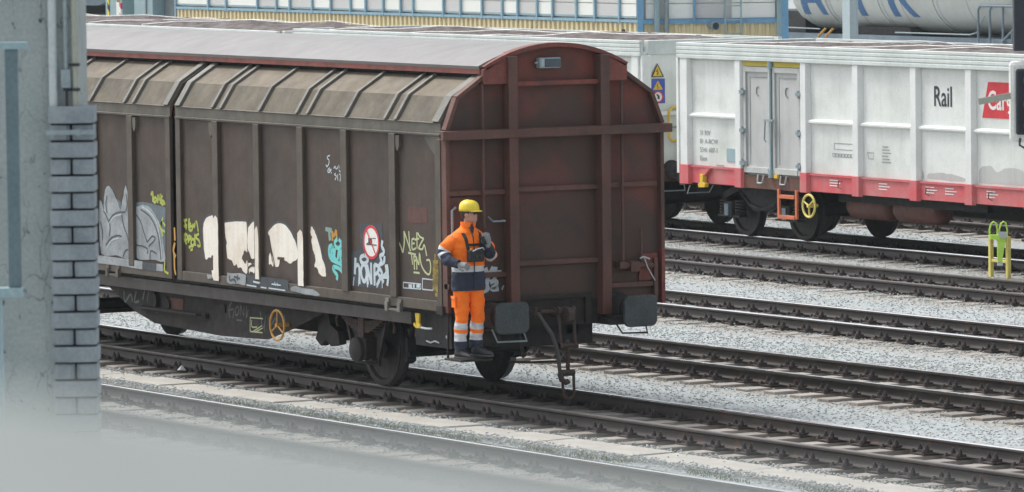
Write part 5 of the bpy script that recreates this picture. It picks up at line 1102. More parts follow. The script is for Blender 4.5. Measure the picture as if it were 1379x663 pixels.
# tank wagon far right
TK = thing('tank_wagon', 'pale grey tank wagon with large blue letters and a blue grey frame', 'tank wagon', (-87.1, 60, 0.08))
m = MB(); TR = 1.42; TZ = 1.27 + TR + 0.16; prof = [(0, 0.2), (0.08, 0.8), (0.25, 1.18), (0.5, 1.38), (0.8, TR), (11.6, TR), (11.9, 1.38), (12.15, 1.18), (12.3, 0.8), (12.4, 0.2)]
m.rev((0.9, 0, TZ), (1, 0, 0), prof, 64); tb = m.build('tank', M['tank'], TK, smooth=True)
def band(x, w_, r, mt): m = MB(); m.rev((x, 0, TZ), (1, 0, 0), [(0, TR + 0.001), (0, TR + r), (w_, TR + r), (w_, TR + 0.001)], 64, caps=False); m.build('tank_band', M[mt], tb, smooth=True)
for x in (3.1, 5.9, 8.75): band(x, 0.16, 0.025, 'tank'); band(x + 0.30, 0.05, 0.012, 'silver')
for x in (1.9, 4.9, 7.2, 10.6): band(x, 0.02, 0.006, 'inkpale')
def tank_letter(segs, x0, wd):
    m = MB()
    for (a, b, c, d) in segs:      # (x at bottom, s bottom) -> (x at top, s top); s measured round the tank from its lowest letter edge
        n = 14
        vs = []
        for i in range(n + 1):
            t_ = i / n; x = x0 + a + (c - a) * t_; th = (b + (d - b) * t_)
            ang = R(-41) + th / TR
            y = -(TR + 0.006) * math.cos(ang); z = TZ + (TR + 0.006) * math.sin(ang)
            vs += [(x - wd / 2, y, z), (x + wd / 2, y, z)]
        m.add(vs, [(2 * i, 2 * i + 1, 2 * i + 3, 2 * i + 2) for i in range(n)])
    m.build('tank_letter', M['letterblue'], tb, fixn=False)
H = 1.9
tank_letter([(0, 0, 0.42, H), (1.0, 0, 0.58, H)], 1.95, 0.35)
m = MB()
def arcq(x0, x1, s0, s1):
    vs = []
    for i in range(5):
        ang = R(-41) + (s0 + (s1 - s0) * i / 4) / TR; vs += [(x0, -(TR + 0.007) * math.cos(ang), TZ + (TR + 0.007) * math.sin(ang)), (x1, -(TR + 0.007) * math.cos(ang), TZ + (TR + 0.007) * math.sin(ang))]
    return vs, [(2 * i, 2 * i + 1, 2 * i + 3, 2 * i + 2) for i in range(4)]
m.add(*arcq(2.15, 2.8, 0.42, 0.72)); m.build('tank_letter', M['letterblue'], tb, fixn=False)
tank_letter([(0, 0, 0, H)], 5.02, 0.36); m = MB(); m.add(*arcq(4.45, 5.6, H - 0.3, H)); m.build('tank_letter', M['letterblue'], tb, fixn=False)
tank_letter([(0, 0, 0, H), (0.98, 0, 0.28, H * 0.55), (0.22, H * 0.5, 0.92, H)], 6.75, 0.35)
m = MB()
for k in range(3):
    for j in range(9 - 2 * k): m.add(*[(v, f) for v, f in [arcq(8.6 + j * 0.13, 8.6 + j * 0.13 + 0.09, 1.35 - k * 0.25, 1.35 - k * 0.25 + 0.08)]][0])
m.build('small_lettering', M['inkpale'], tb, fixn=False)
m = MB(); m.box(-1.5, 16.6, -1.25, -1.12, 1.12, 1.36); m.box(-0.1, 16.6, 1.12, 1.25, 1.05, 1.42); m.box(-0.1, 16.6, -1.1, 1.1, 1.1, 1.25)
m.build('tank_frame', M['tankframe'], TK)
m = MB(); m.prism([(1.6, 0.9), (3.9, 0.9), (4.5, 1.6), (7.2, 1.6), (7.5, 1.1), (7.5, 0.9)], 'y', -1.0, 1.0); m.box(-1.5, 16.5, -0.9, 0.9, 0.55, 1.3); m.box(-1.5, 1.5, -0.9, 0.9, 1.3, 2.0); m.build('saddle', M['black'], TK)
for x in (1.6, 3.4, 12.6, 14.4):
    m = MB(); m.cyl((x, -0.8, 0.46), (x, 0.8, 0.46), 0.46, 24); m.build('wheel', M['wheel'], TK)
m = MB(); m.tube([(6.9, -1.30, 1.46), (10.7, -1.30, 1.46), (11.05, -1.3, 1.52), (11.45, -1.3, 2.0)], 0.02, 8); m.tube([(0.4, -1.30, 1.52), (2.9, -1.30, 1.50)], 0.018, 8); m.build('side_pipe', M['galv'], TK, smooth=True)
m = MB()
for x in (11.2, 11.78): m.tube([(x, -1.35, 1.05), (x, -1.35, 2.18), (x + 0.12, -1.35, 2.30), (14.2, -1.35, 2.30)], 0.035, 8)
for x in (12.35, 13.1, 14.2): m.tube([(x, -1.3, 1.05), (x, -1.3, 2.30)], 0.035, 8)
m.tube([(12.4, -1.35, 1.3), (12.9, -1.35, 1.62), (14.0, -1.35, 1.62)], 0.035, 8); m.box(11.0, 15.0, -1.4, 0, 1.02, 1.12); m.tube([(12.9, -1.38, 1.62), (12.9, -1.38, 1.1)], 0.03, 8)
m.build('end_platform', M['tankframe'], TK)
m = MB(); m.box(13.45, 14.1, -1.0, 1.0, 1.1, 3.6); m.build('end_cabinet', M['ink'], TK)
for x in (2.95, 3.35): 
    m = MB(); m.tube([(x, -1.38, 1.10), (x + 0.04, -1.40, 1.30), (x + 0.26, -1.30, 1.52)], 0.035, 8); m.build('yellow_hose', M['orangewheel'], TK)
t = thing('distant_track', 'rails under the pale tank wagon with blue letters', 'railway track', (-80, 60, -0.2))
for s in (-1, 1): m = MB(); m.box(-40, 40, s * 0.75 - 0.035, s * 0.75 + 0.035, 0.02, 0.2); m.build('rail', M['rail'], t)
t = thing('mast', 'pale grey steel mast standing in front of the tank wagon', 'mast', (-77.0, 55.0, -0.2)); m = MB(); m.box(-0.19, 0.19, -0.14, -0.11, 0, 9); m.box(-0.19, 0.19, 0.11, 0.14, 0, 9); m.box(-0.17, 0.17, -0.11, 0.11, 0, 9); m.build('mast_body', M['mastgrey'], t); m = MB(); m.box(-0.4, 0.4, -0.4, 0.4, 0, 0.25); m.build('mast_foot', M['concrete'], t)

# ------------------------------------------------------------------ yellow stand with lime drag shoe, marker beyond
t = thing('drag_shoe_stand', 'low yellow tubular stand beside the track of the white wagons', 'stand', (-15.83, 17.14, -0.2))
m = MB()
for x in (-0.235, 0.235): m.box(x - 0.032, x + 0.032, -0.032, 0.032, 0, 0.60)
m.build('stand_legs', M['paleyellow'], t, bevel=0.006)
m = MB(); m.box(-0.267, 0.267, -0.032, 0.032, 0.60, 0.66); m.build('top_bar', M['paleyellow'], t, bevel=0.006)
m = MB(); m.box(-0.203, 0.203, -0.02, 0.02, 0.24, 0.285); m.build('middle_bar', M['paleyellow'], t, bevel=0.006)
t = thing('drag_shoe', 'lime green drag shoe with two looped handles hung on the yellow stand', 'drag shoe', (-15.70, 17.03, 0.21), R(60)); t.scale = (0.86, 0.86, 0.86)
for x in (-0.09, 0.09):
    m = MB(); m.tube([(x - 0.07, -0.02, 0.24), (x - 0.075, -0.02, 0.42), (x - 0.04, -0.02, 0.53), (x + 0.0, -0.02, 0.56), (x + 0.045, -0.02, 0.53), (x + 0.07, -0.02, 0.40), (x + 0.06, -0.02, 0.22)], 0.016, 8); m.build('shoe_handle', M['lime'], t, smooth=True)
m = MB(); m.prism([(-0.03, -0.18), (0.06, -0.18), (0.13, 0.28), (-0.12, 0.28), (-0.03, 0.22)], 'y', -0.06, -0.02); m.box(-0.16, 0.02, -0.10, -0.04, 0.24, 0.33); m.build('shoe_body', M['lime'], t, bevel=0.01)
m = MB(); m.box(-0.02, 0.14, -0.085, -0.065, 0.26, 0.38); m.box(-0.03, 0.07, -0.065, -0.02, -0.24, -0.18); m.build('shoe_plate', M['silver'], t)
t = thing('point_marker', 'small yellow and dark marker post low under the white wagon', 'marker', (-27.6, 24.8, -0.2)); m = MB(); m.box(-0.05, 0.05, -0.05, 0.05, 0, 0.16); m.build('marker_foot', M['ink'], t); m = MB(); m.box(-0.07, 0.07, -0.06, 0.06, 0.16, 0.34); m.build('marker_head', M['yellow'], t, bevel=0.02)

# ------------------------------------------------------------------ foreground: pillar, bricks, pipes, signal, ledge
def campt(u, v, d):      # real position from a viewing direction and a depth, used to lay the foreground out at its true distance
    dr = F_ * 7575.2 + RR * (u - 689.5) - UU * (v - 331.5); return CAM + dr * (d / 7575.2)
FX = Vector((R_.x, R_.y, 0)); fz = math.atan2(FX.y, FX.x)
D = 26.0
p = Vector((32.89, -22.27, 0)); 
t = thing('concrete_pillar', 'weathered grey green concrete pillar with cracks and pits, at the left edge', 'pillar', (p.x, p.y, -0.2), fz)
m = MB(); m.box(-0.95, 0.0, 0.0, 0.6, 0, 9); m.build('shaft', M['concrete'], t, bevel=0.01)
t = thing('brick_column', 'narrow column of grey bricks with dark joints in front of the pillar', 'column', (32.885 + 0.060 * math.sin(fz), -22.30 - 0.060 * math.cos(fz), -0.2), fz)
s_ = 7575.2 / D; pw = 58 / s_; rowh = 23.0 / s_; topz = 5.08
m = MB(); m.box(-0.096, 0.096, 0.035, 0.19, 0, topz + 0.19); m.build('mortar_core', M['mortar'], t)
z = topz + 0.005; k = 0; rows = 0
while rows < 30 and z > 2.8:
    hgt = 0.078 if rows == 0 else 0.0705
    if rows % 2 == 0: spans = [(-0.105, 0.105)]
    else: cut = rnd.uniform(-.006, .006); spans = [(-0.100, cut - 0.005), (cut + 0.005, 0.100)]
    for a, b in spans:
        m = MB(); yb = -0.012 if rows % 2 == 0 else 0.004
        m.prism([(a, 0.19), (a, yb + 0.012), (a + (b - a) * 0.2, yb), (a + (b - a) * 0.8, yb), (b, yb + 0.012), (b, 0.19)], 'z', z + 0.2 - hgt, z + 0.2)
        m.build('brick', M['brick'], t, bevel=0.006, loc=(rnd.uniform(-0.001, 0.001), rnd.uniform(-0.002, 0.002), 0))
    z -= hgt + 0.0085; rows += 1
for lab, xo, r, mt, z0 in (('wide pale conduit running down the pillar to the bricks', -0.082, 0.020, 'silver', 5.08), ('slim grey conduit ending in a small box on the pillar', -0.022, 0.010, 'galv', 5.20), ('buff conduit with black clamps above the right edge of the bricks', 0.022, 0.015, 'conduitbuff', 5.08)):
    t = thing('conduit', lab, 'pipe', (32.885 + FX.x * xo + 0.03 * math.sin(fz), -22.30 + FX.y * xo - 0.03 * math.cos(fz), z0), fz, 'conduits above the grey bricks')
    m = MB(); m.cyl((0, -0.0, 0), (0, -0.0, 2.6), r, 14); m.build('pipe', M[mt], t, smooth=True)
    if r == 0.015:
        m = MB()
        for zz in (0.075, 0.19): m.cyl((0, 0, zz), (0, 0, zz + 0.014), r + 0.006, 14); m.box(-0.03, 0, -0.005, 0.02, zz, zz + 0.012)
        m.build('clamp', M['ink'], t)
    if r == 0.010:
        m = MB(); m.box(-0.022, 0.022, -0.02, 0.02, -0.03, 0.055); m.build('junction_box', M['galv'], t, bevel=0.004); m = MB(); m.cyl((0, 0, -0.045), (0, 0, -0.03), 0.014, 10); m.cyl((0.002, 0, -0.12), (0.002, 0, -0.045), 0.006, 8); m.build('cable', M['ink'], t)
m = MB(); m.box(-0.115, 0.115, -0.022, -0.012, 0, 0.022); m.box(0.02, 0.045, -0.03, -0.022, -0.004, 0.026); o = m.build('metal_strap', M['galv'], None, loc=(32.885 + 0.060 * math.sin(fz), -22.30 - 0.060 * math.cos(fz), 4.955)); o.rotation_euler = (0, 0, fz); tag(o, 'light metal strap clamped round the top of the brick column', 'strap')
q = campt(18, 230, 24.5)
t = thing('steel_post', 'blue grey metal post with a flat top plate in front of the pillar', 'post', (q.x, q.y, -0.2), fz)
zt = campt(18, 66, 24.5).z + 0.2; zb = campt(18, 388, 24.5).z + 0.2
m = MB(); m.box(-0.028, 0.028, -0.02, 0.02, zb, zt); m.build('post_body', M['steelpost'], t, bevel=0.004)
m = MB(); m.box(-0.09, 0.07, -0.03, 0.03, zt, zt + 0.03); m.build('top_plate', M['tealpost'], t)
m = MB(); m.box(-0.12, 0.03, -0.04, 0.04, zb - 0.04, zb); m.box(-0.12, -0.06, -0.02, 0.04, 0.0, zb - 0.04); m.build('bracket', M['tealpost'], t)
# signal at the right edge
D = 40.0; q = campt(1385, 137, D); sz = 7575.2 / D
t = thing('shunting_signal', 'white edged dark signal head cut by the right edge of the picture', 'signal', (q.x, q.y, -0.2), fz)
zc = q.z + 0.2
m = MB(); m.box(-0.135, 0.16, 0.0, 0.06, zc - 0.29, zc + 0.29); m.build('signal_board', M['signwhite'], t, bevel=0.03)
m = MB(); m.box(-0.092, 0.125, -0.035, 0.0, zc - 0.235, zc + 0.235); m.build('signal_face', M['ink'], t, bevel=0.02)
for zz in (0.15, -0.02, -0.17):
    m = MB(); m.rev((0.02, -0.035, zc + zz), (0, -1, 0), [(0, 0.06), (0.10, 0.065), (0.10, 0.055), (0.0, 0.05)], 20, caps=False); m.build('lamp_hood', M['ink'], t)
m = MB(); m.tube([(-0.06, 0.0, zc - 0.26), (-0.065, 0, zc - 0.31), (-0.03, 0, zc - 0.33), (0.0, 0, zc - 0.31)], 0.008, 6); m.build('hanging_ring', M['ink'], t)
m = MB(); m.box(0.16, 0.24, 0.02, 0.10, 0.0, zc + 1.2); m.build('signal_mast', M['galv'], t); m = MB(); m.box(-0.10, 0.16, 0.0, 0.12, zc + 0.36, zc + 1.1); m.build('upper_head', M['ink'], t, bevel=0.01)
m = MB(); m.bar((-0.36, -0.05, zc + 0.005), (-0.13, -0.05, zc + 0.045), 0.02, 0.045); m.build('side_arm', M['conduitbuff'], t)
# ledge close to the camera
a_ = campt(0, 528, 1.1); b1 = campt(860, 640, 1.1); b_ = CAM + (b1 - CAM) * ((a_.z - CAM.z) / (b1.z - CAM.z)); lz = math.atan2(b_.y - a_.y, b_.x - a_.x)
t = thing('parapet_ledge', 'smooth pale grey parapet ledge, blurred close in the lower left corner', 'ledge', (a_.x, a_.y, -0.2), lz)
zt = a_.z + 0.2
m = MB(); m.prism([(-0.42, zt - 0.001), (0.0, zt), (0.0, zt - 0.3), (-0.03, zt - 0.35), (-0.03, 0), (-0.25, 0), (-0.25, zt - 0.35), (-0.42, zt - 0.3)], 'x', -4.0, 2.5)
m.build('ledge_body', M['ledge'], t)

# ------------------------------------------------------------------ the shunter riding on the step
PS = Vector((-0.17, -1.37, 0.572))
def catm(keys, n):       # keys: list of tuples; returns n interpolated tuples
    K = [np.array(k, float) for k in keys]; out = []; m_ = len(K) - 1
    for i in range(n):
        t = i / (n - 1) * m_; k = min(int(t), m_ - 1); f = t - k
        p0 = K[max(k - 1, 0)]; p1 = K[k]; p2 = K[k + 1]; p3 = K[min(k + 2, m_)]
        out.append(0.5 * (2 * p1 + (p2 - p0) * f + (2 * p0 - 5 * p1 + 4 * p2 - p3) * f * f + (3 * p1 - p0 - 3 * p2 + p3) * f ** 3))
    return out
def loft(m, keys, n, k=26, side=(0, 1, 0), matf=None, fold=0.0, seed=0, caps=True):
    # keys: (x, y, z, r_front, r_side); side gives the direction r_side is measured along
    rings = catm(keys, n); o = len(m.v); S_ = Vector(side)
    for i, q in enumerate(rings):
        p = Vector(q[:3]); a = Vector(rings[max(i - 1, 0)][:3]); b = Vector(rings[min(i + 1, n - 1)][:3]); d = (b - a).normalized()
        sv = (S_ - d * S_.dot(d)).normalized(); fv = sv.cross(d) 
        for j in range(k):
            th = 2 * math.pi * j / k; c, s_ = math.cos(th), math.sin(th)
            e = fv * c * q[3] + sv * s_ * q[4]; pt = p + e
            if fold:
                h = mnoise.noise((pt.x * 9 + seed, pt.y * 9, pt.z * 15)) + 0.6 * mnoise.noise((pt.x * 22, pt.y * 22 + seed, pt.z * 30))
                pt = pt + e.normalized() * h * fold
            m.v.append(tuple(pt))
    for i in range(n - 1):
        mi = matf((i + 0.5) / (n - 1), (rings[i][2] + rings[i + 1][2]) / 2) if matf else 0
        for j in range(k): m.f.append((o + i * k + j, o + i * k + (j + 1) % k, o + (i + 1) * k + (j + 1) % k, o + (i + 1) * k + j)); m.m.append(mi)
    if caps:
        m.f.append(tuple(o + j for j in range(k))); m.m.append(matf(0, rings[0][2]) if matf else 0); m.f.append(tuple(o + (n - 1) * k + j for j in range(k))); m.m.append(matf(1, rings[-1][2]) if matf else 0)
person = thing('person', 'railway worker in orange and navy hi-vis clothes and yellow helmet riding on the wagon step', 'person', PS)
HD = R(38); hc, hsn = math.cos(HD), math.sin(HD)
HO = Vector((0.035, 0.01, 1.57))         # chin height origin of the head
def hp(x, y, z): return (HO.x + x * hc - y * hsn, HO.y + x * hsn + y * hc, HO.z + z)
b = MB()
# head rings: z from chin, front, back, side
hr = [(0.000, 0.062, 0.010, 0.030), (0.012, 0.080, 0.030, 0.044), (0.035, 0.088, 0.055, 0.056), (0.065, 0.090, 0.078, 0.064), (0.095, 0.088, 0.092, 0.070), (0.120, 0.085, 0.098, 0.073), (0.150, 0.088, 0.100, 0.075), (0.180, 0.084, 0.096, 0.073), (0.205, 0.070, 0.082, 0.062), (0.222, 0.046, 0.055, 0.042), (0.230, 0.015, 0.02, 0.015)]
k = 24; o = len(b.v)
for (z, f_, bk_, sd_) in hr:
    for j in range(k):
        th = 2 * math.pi * j / k; c, s_ = math.cos(th), math.sin(th); b.v.append(hp(c * (f_ if c > 0 else bk_), s_ * sd_, z))
for i in range(len(hr) - 1):
    for j in range(k): b.f.append((o + i * k + j, o + i * k + (j + 1) % k, o + (i + 1) * k + (j + 1) % k, o + (i + 1) * k + j)); b.m.append(0)
b.f += [tuple(o + j for j in range(k))[::-1], tuple(o + (len(hr) - 1) * k + j for j in range(k))]; b.m += [0, 0]
b.add([hp(0.080, -0.013, 0.078), hp(0.080, 0.013, 0.078), hp(0.112, 0.0, 0.080), hp(0.082, -0.008, 0.125), hp(0.082, 0.008, 0.125), hp(0.05, 0, 0.10)], [(0, 1, 2), (0, 2, 3), (2, 4, 3), (1, 4, 2), (0, 3, 5), (3, 4, 5), (4, 1, 5), (1, 0, 5)])
for s_ in (-1, 1): b.rev(hp(-0.005, s_ * 0.068, 0.10), (-hsn * s_ , hc * s_, 0), [(0, 0.022), (0.006, 0.030), (0.014, 0.026), (0.018, 0.01)], 12)
b.rev(hp(0.080, 0.0, 0.050), (hc, hsn, 0), [(0, 0.02), (0.012, 0.014), (0.016, 0.004)], 12)
loft(b, [(0.0, 0, 1.42, .07, .10), (0.012, 0, 1.50, .060, .066), (0.02, 0.0, 1.56, .055, .056), (0.025, 0.005, 1.64, .055, .055)], 10, 18)
loft(b, [(0, 0, 0.78, .09, .14), (0, 0, 0.95, .10, .15), (0, 0, 1.10, .095, .145), (0.0, 0, 1.30, .11, .17), (0, 0, 1.42, .09, .17), (0, 0, 1.48, .06, .10)], 16, 20)
ARM_R = [(0.0, -0.175, 1.43, .05, .05), (-0.02, -0.24, 1.33, .046, .046), (-0.035, -0.295, 1.235, .040, .040), (0.07, -0.29, 1.15, .036, .036), (0.19, -0.235, 1.115, .028, .028)]
ARM_L = [(0.0, 0.175, 1.43, .05, .05), (0.02, 0.235, 1.31, .046, .046), (0.05, 0.275, 1.20, .040, .040), (0.13, 0.215, 1.245, .036, .036), (0.205, 0.145, 1.325, .028, .028)]
for A_ in (ARM_R, ARM_L): loft(b, A_, 18, 12, side=(1, 0.3, 0))
LEG_R = [(0.0, -0.085, 0.86, .085, .08), (0.005, -0.09, 0.70, .075, .07), (0.02, -0.095, 0.48, .055, .052), (-0.015, -0.10, 0.28, .050, .045), (-0.02, -0.10, 0.09, .036, .034)]
LEG_L = [(0.0, 0.085, 0.86, .085, .08), (0.015, 0.09, 0.70, .075, .07), (0.035, 0.095, 0.50, .055, .052), (0.0, 0.10, 0.30, .050, .045), (-0.01, 0.10, 0.11, .036, .034)]
for A_ in (LEG_R, LEG_L): loft(b, A_, 18, 12)
body = b.build('body', M['skin'], person, smooth=True)
md = body.modifiers.new('remesh', 'REMESH'); md.mode = 'VOXEL'; md.voxel_size = 0.009; md.use_smooth_shade = True
md = body.modifiers.new('smooth', 'SMOOTH'); md.factor = 0.5; md.iterations = 2
# trousers
def leg_mat(t, z): return 1 if (0.35 < z < 0.43 or 0.215 < z < 0.30) else (2 if z <= 0.215 else 0)
m = MB()
loft(m, [(0.0, -0.088, 0.90, .105, .105), (0.005, -0.093, 0.74, .100, .098), (0.015, -0.097, 0.58, .088, .084), (0.022, -0.10, 0.47, .080, .076), (-0.002, -0.10, 0.36, .082, .078), (-0.015, -0.102, 0.24, .080, .076), (-0.02, -0.102, 0.12, .074, .068)], 64, 26, matf=leg_mat, fold=0.014, seed=3)
loft(m, [(0.005, 0.088, 0.90, .105, .105), (0.020, 0.092, 0.74, .100, .098), (0.035, 0.096, 0.58, .088, .084), (0.040, 0.098, 0.48, .080, .076), (0.015, 0.10, 0.37, .082, .078), (0.0, 0.10, 0.25, .080, .076), (-0.01, 0.10, 0.135, .074, .068)], 64, 26, matf=leg_mat, fold=0.014, seed=9)
loft(m, [(0, 0, 0.78, .105, .17), (0, 0, 0.86, .118, .19), (0, 0, 0.98, .115, .18), (0, 0, 1.05, .11, .17)], 8, 26)
tr = m.build('trousers', [M['hivis'], M['reflect'], M['navy']], person, smooth=True)
m = MB(); m.prism([(-0.05, 0.60), (0.045, 0.60), (0.045, 0.73), (-0.05, 0.73)], 'y', -0.200, -0.186); m.box(-0.055, 0.05, -0.206, -0.196, 0.70, 0.735); m.build('cargo_pocket', M['hivis'], tr, bevel=0.006)
m = MB(); m.box(0.0, 0.03, -0.212, -0.205, 0.705, 0.718); m.build('pocket_tab', M['reflect'], tr)
# jacket
def jac(t, z): return 2 if z < 1.015 else (1 if z < 1.085 else 0)
m = MB()
loft(m, [(0.0, 0, 0.795, .140, .215), (0.0, 0, 0.88, .150, .215), (0.0, 0, 1.00, .142, .200), (0.0, 0, 1.08, .140, .198), (0.0, 0, 1.20, .148, .210), (0.0, 0, 1.32, .150, .222), (0.0, 0, 1.42, .130, .215), (0.004, 0, 1.475, .105, .165), (0.010, 0, 1.515, .085, .105), (0.016, 0, 1.545, .076, .082)], 76, 40, matf=jac, fold=0.014, seed=21)
jk = m.build('jacket', [M['hivis'], M['reflect'], M['navy']], person, smooth=True)
def slv(t, z): return 0 if t < 0.37 else (1 if t < 0.45 else (2 if t < 0.53 else (1 if t < 0.60 else 2)))
def slv2(t, z): return 0 if t < 0.55 else (1 if t < 0.62 else 2)
def widen(A_, k0): return [(x, y, z, r * k0[i], q * k0[i]) for i, (x, y, z, r, q) in enumerate(A_)]
m = MB(); loft(m, widen([(0.0, -0.125, 1.395, .046, .046)] + ARM_R[1:], [1.62, 1.75, 1.85, 1.78, 1.85]), 44, 24, side=(1, 0.3, 0), matf=slv, fold=0.014, seed=31); m.build('sleeve', [M['hivis'], M['reflect'], M['navy']], jk, smooth=True)
m = MB(); loft(m, widen([(0.0, 0.125, 1.395, .046, .046)] + ARM_L[1:], [1.62, 1.75, 1.85, 1.78, 1.85]), 44, 24, side=(1, -0.3, 0), matf=slv2, fold=0.014, seed=41); m.build('sleeve', [M['hivis'], M['reflect'], M['navy']], jk, smooth=True)
m = MB()      # collar, open at the throat
for sg in (-1, 1):
    pts = [(0.10 - 0.0 * i, sg * 0.02, 0) for i in range(1)]
    ring = [(0.016 + 0.088 * math.cos(R(a)), sg * 0.086 * math.sin(R(a)), 1.535) for a in range(12, 181, 14)]
    for a_, c_ in zip(ring[:-1], ring[1:]):
        m.add([a_, c_, (c_[0] * 1.06, c_[1] * 1.06, 1.590), (a_[0] * 1.06, a_[1] * 1.06, 1.590), (a_[0] * 0.9, a_[1] * 0.9, 1.535), (c_[0] * 0.9, c_[1] * 0.9, 1.535), (c_[0] * 0.96, c_[1] * 0.96, 1.590), (a_[0] * 0.96, a_[1] * 0.96, 1.590)], [(0, 1, 2, 3), (4, 7, 6, 5), (3, 2, 6, 7)])
m.build('collar', M['hivis'], jk)
m = MB(); m.tube([(0.112, -0.02, 1.50), (0.145, -0.008, 1.42), (0.158, 0.0, 1.25), (0.150, 0.0, 1.05), (0.158, 0.0, 0.82)], 0.006, 6); m.add([(0.085, -0.045, 1.56), (0.085, 0.045, 1.56), (0.135, 0.0, 1.45)], [(0, 1, 2)]); m.build('zip', M['navy'], jk)
m = MB()      # harness
for sg in (-1, 1):
    pts = [(-0.12, sg * 0.10, 1.36), (-0.08, sg * 0.125, 1.45), (0.0, sg * 0.12, 1.488), (0.085, sg * 0.105, 1.46), (0.138, sg * 0.10, 1.40), (0.158, sg * 0.09, 1.31), (0.165, sg * 0.075, 1.24)]
    for a_, c_ in zip(pts[:-1], pts[1:]): m.bar(a_, c_, 0.038, 0.012, (1, 0, 1))
m.bar((0.155, -0.10, 1.33), (0.155, 0.10, 1.33), 0.012, 0.03)
m.build('harness_strap', M['strap'], jk)
m = MB(); m.box(0.150, 0.235, -0.105, 0.095, 1.135, 1.275); cp = m.build('chest_pack', M['strap'], person, bevel=0.018)
m = MB(); m.tube([(0.24, -0.07, 1.26), (0.265, -0.03, 1.285), (0.265, 0.05, 1.30), (0.23, 0.09, 1.27)], 0.007, 6); m.build('pack_rail', M['silver'], cp, smooth=True)
m = MB(); m.rev((0.20, -0.07, 1.272), (0, 0, 1), [(0, 0.014), (0.016, 0.014), (0.02, 0.008)], 12); m.build('pack_button', M['yellow'], cp)
m = MB(); m.rev((0.235, -0.02, 1.2), (1, 0, 0), [(0, 0.02), (0.012, 0.018)], 14); m.rev((0.235, 0.04, 1.2), (1, 0, 0), [(0, 0.016), (0.012, 0.014)], 14); m.build('pack_dial', M['ink'], cp)
# gloves
def hand(name, wr, d, up, curl, thumb_side):
    d = Vector(d).normalized(); up = Vector(up); up = (up - d * up.dot(d)).normalized(); sd_ = d.cross(up).normalized()
    wr = Vector(wr); m = MB(); Lp = 0.095
    secs = [(-0.035, 0.038, 0.034), (0.0, 0.031, 0.024), (0.03, 0.044, 0.025), (0.065, 0.048, 0.024), (Lp, 0.045, 0.019)]
    kk = 14; o = len(m.v)
    for (t_, w_, h_) in secs:
        for j in range(kk): th = 2 * math.pi * j / kk; m.v.append(tuple(wr + d * t_ + sd_ * math.cos(th) * w_ + up * math.sin(th) * h_))
    for i in range(len(secs) - 1):
        for j in range(kk): m.f.append((o + i * kk + j, o + i * kk + (j + 1) % kk, o + (i + 1) * kk + (j + 1) % kk, o + (i + 1) * kk + j)); m.m.append(0)
    m.f += [tuple(o + j for j in range(kk)), tuple(o + (len(secs) - 1) * kk + j for j in range(kk))]; m.m += [0, 0]
    for q_, (off, L_) in enumerate(((-0.031, 0.066), (-0.0105, 0.080), (0.0105, 0.076), (0.030, 0.060))):
        p = wr + d * (Lp - 0.008) + sd_ * off; dr = d.copy(); pts = [p]; ang = 0
        for sgm in (0.45, 0.32, 0.23):
            ang += curl * (1.0 if sgm < 0.45 else 0.75); dr = (d * math.cos(ang) - up * math.sin(ang)); p = p + dr * L_ * sgm; pts.append(p)
        m.tube(pts, 0.011, 8, rs=[0.0138, 0.0130, 0.0120, 0.0090])
    p = wr + d * 0.018 + sd_ * thumb_side * 0.030; p2 = p + (d * 0.5 + sd_ * thumb_side * 0.7 - up * 0.4).normalized() * 0.035; p3 = p2 + (d * 0.85 + sd_ * thumb_side * 0.1 - up * 0.5).normalized() * 0.032; p4 = p3 + (d * 0.8 - sd_ * thumb_side * 0.25 - up * 0.5).normalized() * 0.024
    m.tube([p - sd_ * thumb_side * 0.012, p2, p3, p4], 0.012, 8, rs=[0.017, 0.0150, 0.0130, 0.0095])
    g_ = m.build(name, M['glove'], person, smooth=True); return g_
hand('glove', (0.190, -0.235, 1.115), (0.75, 0.55, -0.10), (0.4, -0.4, 0.9), 0.75, 1)
hand('glove', (0.215, 0.150, 1.325), (0.20, -0.30, 0.90), (0.85, -0.45, 0.0), 0.55, -1)
